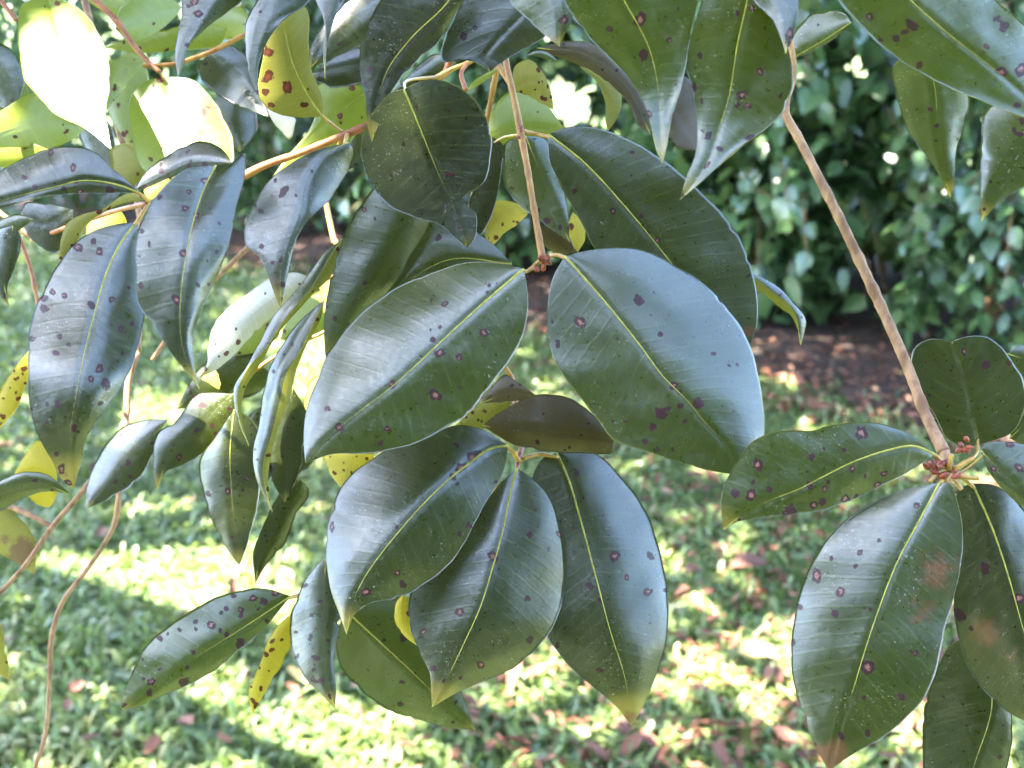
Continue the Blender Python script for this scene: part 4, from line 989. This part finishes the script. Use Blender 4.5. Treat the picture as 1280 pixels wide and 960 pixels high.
# ---- narrow curled leaves left of the middle
stem('N', [(418,300,.59),(425,312,.588),(432,330,.585),(408,350,.58)], [3.6,3.2,2.6,2], 'twig')
stem('N', [(440,390,.60),(405,415,.60),(372,430,.60),(330,455,.60),(300,480,.60)], [2.6,2.4,2.4,2.4,2], 'twig')
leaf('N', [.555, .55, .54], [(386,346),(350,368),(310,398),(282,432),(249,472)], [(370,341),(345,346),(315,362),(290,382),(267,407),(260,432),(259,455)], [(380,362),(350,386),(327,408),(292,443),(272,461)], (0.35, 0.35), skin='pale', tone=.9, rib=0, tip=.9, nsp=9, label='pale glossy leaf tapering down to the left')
leaf('N', [.565, .56], [(268,462),(262,470),(274,487)], [(252,473),(262,480)], [(272,466),(276,476)], (.1, .1), under='both', tone=.7, rib=0, nsp=0)
leaf('N', [.56, .54, .53, .525], [(428,298),(410,325),(392,355),(352,405),(335,432),(307,465),(297,492),(299,522),(311,557)], [(405,317),(388,340),(365,370),(340,398),(324,430),(309,458),(293,485),(293,507),(300,533)], [(428,318),(414,345),(392,366),(372,388),(348,416),(322,460),(306,486),(302,510),(304,533)], (.5, .5), under='b', tone=.6, rib=.4, wave=.4, nsp=8)
leaf('N', [.55, .535, .525], [(406,374),(387,415),(375,440),(360,462),(350,500),(340,540),(328,585),(341,642)], [(380,397),(350,435),(337,460),(331,485),(326,520),(316,565),(321,600),(333,625)], [(401,397),(383,432),(371,460),(361,500),(348,535),(338,570),(335,600)], (.45, .5), under='b', tone=.5, rib=.4, wave=.4, nsp=14)
leaf('N', [.60, .59, .585], [(292,492),(250,530),(215,562),(196,613)], [(245,494),(220,525),(200,540),(192,560),(192,588)], [(297,520),(270,550),(240,577),(205,592)], (0.2, 0.2), tone=.4, rib=.5, tip=1, spots=[(244,494,5),(254,507,5),(246,537,4),(224,572,5),(271,542,5),(265,557,4),(287,511,4)])
leaf('N', [.60, .59], [(211,524),(160,577),(137,605),(108,636)], [(175,526),(150,537),(132,555),(117,585),(108,612)], [(196,545),(192,565),(175,597),(140,622)], (0.35, 0.1), tone=.4, rib=.4, spots=[(160,579,5),(162,596,4),(145,602,4)])
leaf('N', [.62, .61], [(325,440),(270,470),(220,512)], [(290,430),(250,460)], [(310,470),(260,505)], (.2, .2), tone=.6, rib=.5, nsp=6)
leaf('N', [.57, .565, .56], [(293,512),(288,560),(290,620),(299,707)], [(265,552),(250,575),(252,610),(265,650),(285,688)], [(310,520),(330,560),(326,600),(318,650),(306,690)], (0.25, 0.05), tone=.35, tip=.8, spots=[(285,614,5),(260,617,5),(309,597,4,1)])
leaf('N', [.58, .575], [(366,484),(362,540),(356,628)], [(347,515),(336,560),(342,605)], [(383,515),(380,560),(370,602)], (.25, .15), tone=.4, rib=.5, spots=[(338,585,6)])
leaf('N', [.585, .575], [(374,598),(345,660),(325,700),(319,730)], [(350,615),(335,645),(317,690)], [(386,612),(371,642),(355,680),(328,713)], (.1, .45), tone=.5, rib=.4, nsp=4)
leaf('N', [.60, .60], [(410,470),(395,500),(382,530)], [(395,470),(380,500)], [(415,500),(400,520)], (.2, .2), under='both', tone=.5, rib=.4, nsp=2)
leaf('N', [.605, .60], [(420,330),(425,360),(408,400)], [(405,340),(400,370)], [(435,345),(425,385)], (.2, .2), under='both', tone=.4, rib=.3, nsp=3)
leaf('N', [.62, .61], [(345,395),(310,430),(290,445)], [(330,385),(300,415)], [(350,415),(320,440)], (.2, .2), skin='lime', tone=.9, rib=.3, nsp=3)

leaf('N', [.64, .635], [(345,470),(300,468),(238,484)], [(310,450),(265,462)], [(325,490),(275,498)], (.15, .2), tone=.8, rib=.5, nsp=4)
leaf('N', [.63, .62], [(392,500),(380,555),(352,606)], [(372,510),(355,560)], [(402,530),(385,585)], (.2, .2), tone=.5, rib=.5, nsp=3)
leaf('N', [.645, .64], [(330,505),(318,550),(330,615)], [(312,520),(308,570)], [(345,530),(345,580)], (.2, .2), tone=.6, rib=.5, nsp=3)
leaf('N', [.65, .645], [(420,360),(395,400),(350,425)], [(395,365),(360,395)], [(418,395),(385,425)], (.2, .2), tone=.7, skin='lime', rib=.4, nsp=2)

# ---- left edge: thin brown twigs and yellow leaves
stem('W', [(172,440,.64),(162,470,.64),(158,520,.635),(150,600,.63),(143,655,.63),(110,710,.625),(77,755,.62),(65,795,.62),(62,850,.62),(55,925,.62),(38,975,.62)], [4,4.4,3.8,2.8,3.2,2.8,2.8,3.3,2.7,2.7,2.5], 'bark')
stem('W', [(158,520,.635),(135,570,.63),(105,612,.628),(68,655,.625),(30,708,.62),(-5,745,.62),(-30,765,.62)], [3,3,3.3,3.3,3,2.7,2.4], 'bark')
stem('W', [(-30,622,.63),(0,629,.63),(30,640,.628),(64,658,.625)], [3,3.6,3.4,3], 'bark')
stem('W', [(22,290,.66),(38,335,.66),(46,372,.66),(52,420,.66)], [2.6,2.6,2.4,2], 'redtwig')
stem('W', [(314,305,.66),(292,327,.66),(262,356,.66),(200,436,.66),(190,450,.66)], [3.4,3.2,3,3,2.6], 'bark')
leaf('W', [.60, .60], [(38,436),(20,480),(-4,540)], [(10,472),(-4,500)], [(36,465),(20,512)], (.2, .2), skin='yellow', under='both', tone=.4, rib=.4, nsp=16)
leaf('W', [.63, .62], [(72,618),(45,590),(16,598)], [(68,580),(50,551),(28,574)], [(62,634),(40,625),(22,608)], (.2, .2), skin='yellow', under='both', tone=1, rib=.4, nsp=1)
leaf('W', [.59, .585], [(88,618),(50,604),(0,612),(-50,640)], [(60,594),(36,589),(0,602)], [(65,614),(30,622),(0,640)], (.2, .3), tone=.7, rib=.6, nsp=3)
leaf('W', [.64, .63], [(-30,620),(10,660),(43,718)], [(10,635),(32,655),(45,680)], [(-25,660),(0,690),(28,708)], (.1, .2), tone=.6, under='both', rib=.4, stain=[(28,690,24,1.2),(8,675,14,.8)], nsp=2)
leaf('W', [.61, .61], [(-30,780),(-10,810),(12,850)], [(-5,775),(8,815)], [(-30,810),(-5,840)], (.1, .2), tone=.6, under='both', rib=.4, nsp=3)

# ---- low left branch
stem('B', [(460,590,.62),(430,650,.60),(412,690,.575),(395,728,.565),(374,743,.56)], [3,3,2.6,2.4,2], 'twig')
leaf('B', [.555, .54, .53], [(364,745),(300,787),(237,827),(187,862),(151,888)], [(325,735),(287,741),(237,765),(187,802),(166,840),(153,871)], [(325,790),(281,827),(244,852),(200,871),(169,884)], (0.15, 0.25), .5, tilt=.9, tone=.95, tip=.5, rib=.7,
     pet=[(376,743,.56)], label='single leaf full of purple spots pointing down left over the lawn',
     spots=[(200,798,5),(210,792,3),(225,787,4),(244,777,4),(245,787,3),(264,781,7,1),(275,788,4,1),(283,760,4),(292,745,4),(301,762,5),(301,770,4),(316,748,6,1),(330,752,6),(344,741,6),(242,816,4),(283,793,4),(178,824,3),(166,838,4),(189,852,6),(200,837,3),(234,834,4),(334,777,4),(300,804,7),(230,852,7),(156,882,4),(187,865,5)])
leaf('B', [.57, .565], [(370,762),(340,815),(316,892)], [(345,785),(325,830),(311,870)], [(372,785),(352,830),(331,866)], (.3, .3), skin='yellow', under='both', tone=.9, rib=0, spots=[(352,800,3),(341,801,4),(340,812,4),(333,818,4),(316,875,4),(321,885,4)], nsp=5)
leaf('B', [.54, .535, .53], [(407,696),(406,727),(406,775),(406,815),(412,860),(419,887)], [(385,720),(367,757),(363,795),(367,820),(382,847),(402,868)], [(412,722),(427,770),(421,800),(417,825),(420,862)], (0.30, 0.35), tilt=1.2, tone=.4, rib=.5, tip=.9,
     spots=[(390,769,4),(400,752,4),(370,790,3),(389,795,3),(372,820,4),(395,822,5),(391,849,4),(401,851,4),(412,869,3),(382,732,4)], nsp=8)

# ---- the stems run on upwards, out of view, to the bough
stem('C', [(628, 32, .535), (612, -150, .56), (560, -420, .68), (470, -690, .86)], [4, 4.2, 4.6, 5], 'twig')
stem('U', [(560, -68, .55), (520, -250, .6), (430, -690, .88)], [4, 4.4, 5], 'twig')
stem('S', [(0, -68, .60), (-20, -280, .68), (120, -650, .95)], [4, 4.4, 5], 'redtwig')
stem('D', [(556, 92, .57), (578, 40, .56), (590, 8, .552)], [4, 4, 3.6], 'redtwig')
stem('L', [(42, 299, .56), (-70, 200, .6), (-120, -100, .66), (40, -500, .85)], [3, 3.4, 4, 5], 'redtwig')
stem('N', [(406, 237, .60), (416, 205, .58), (428, 171, .553)], [3.4, 3.2, 3], 'twig')
stem('W', [(172, 442, .64), (178, 300, .68), (120, 60, .72), (60, -220, .74), (140, -560, .95)], [4, 4, 4.4, 5, 5.5], 'bark')
stem('M', [(640, 472, .60), (598, 400, .585), (582, 320, .59), (600, 200, .585), (626, 60, .56)], [2.6, 2.8, 3, 3.2, 3.4], 'twig')
stem('B', [(460, 592, .62), (482, 500, .60), (520, 400, .585), (580, 330, .588)], [3, 3, 3, 2.8], 'twig')
stem('R', [(942, -56, .50), (880, -300, .58), (700, -690, .84)], [4, 5, 6], 'bark')
stem('T', [(702, -139, .45), (640, -380, .56), (560, -690, .84)], [6, 6, 6.5], 'twig')
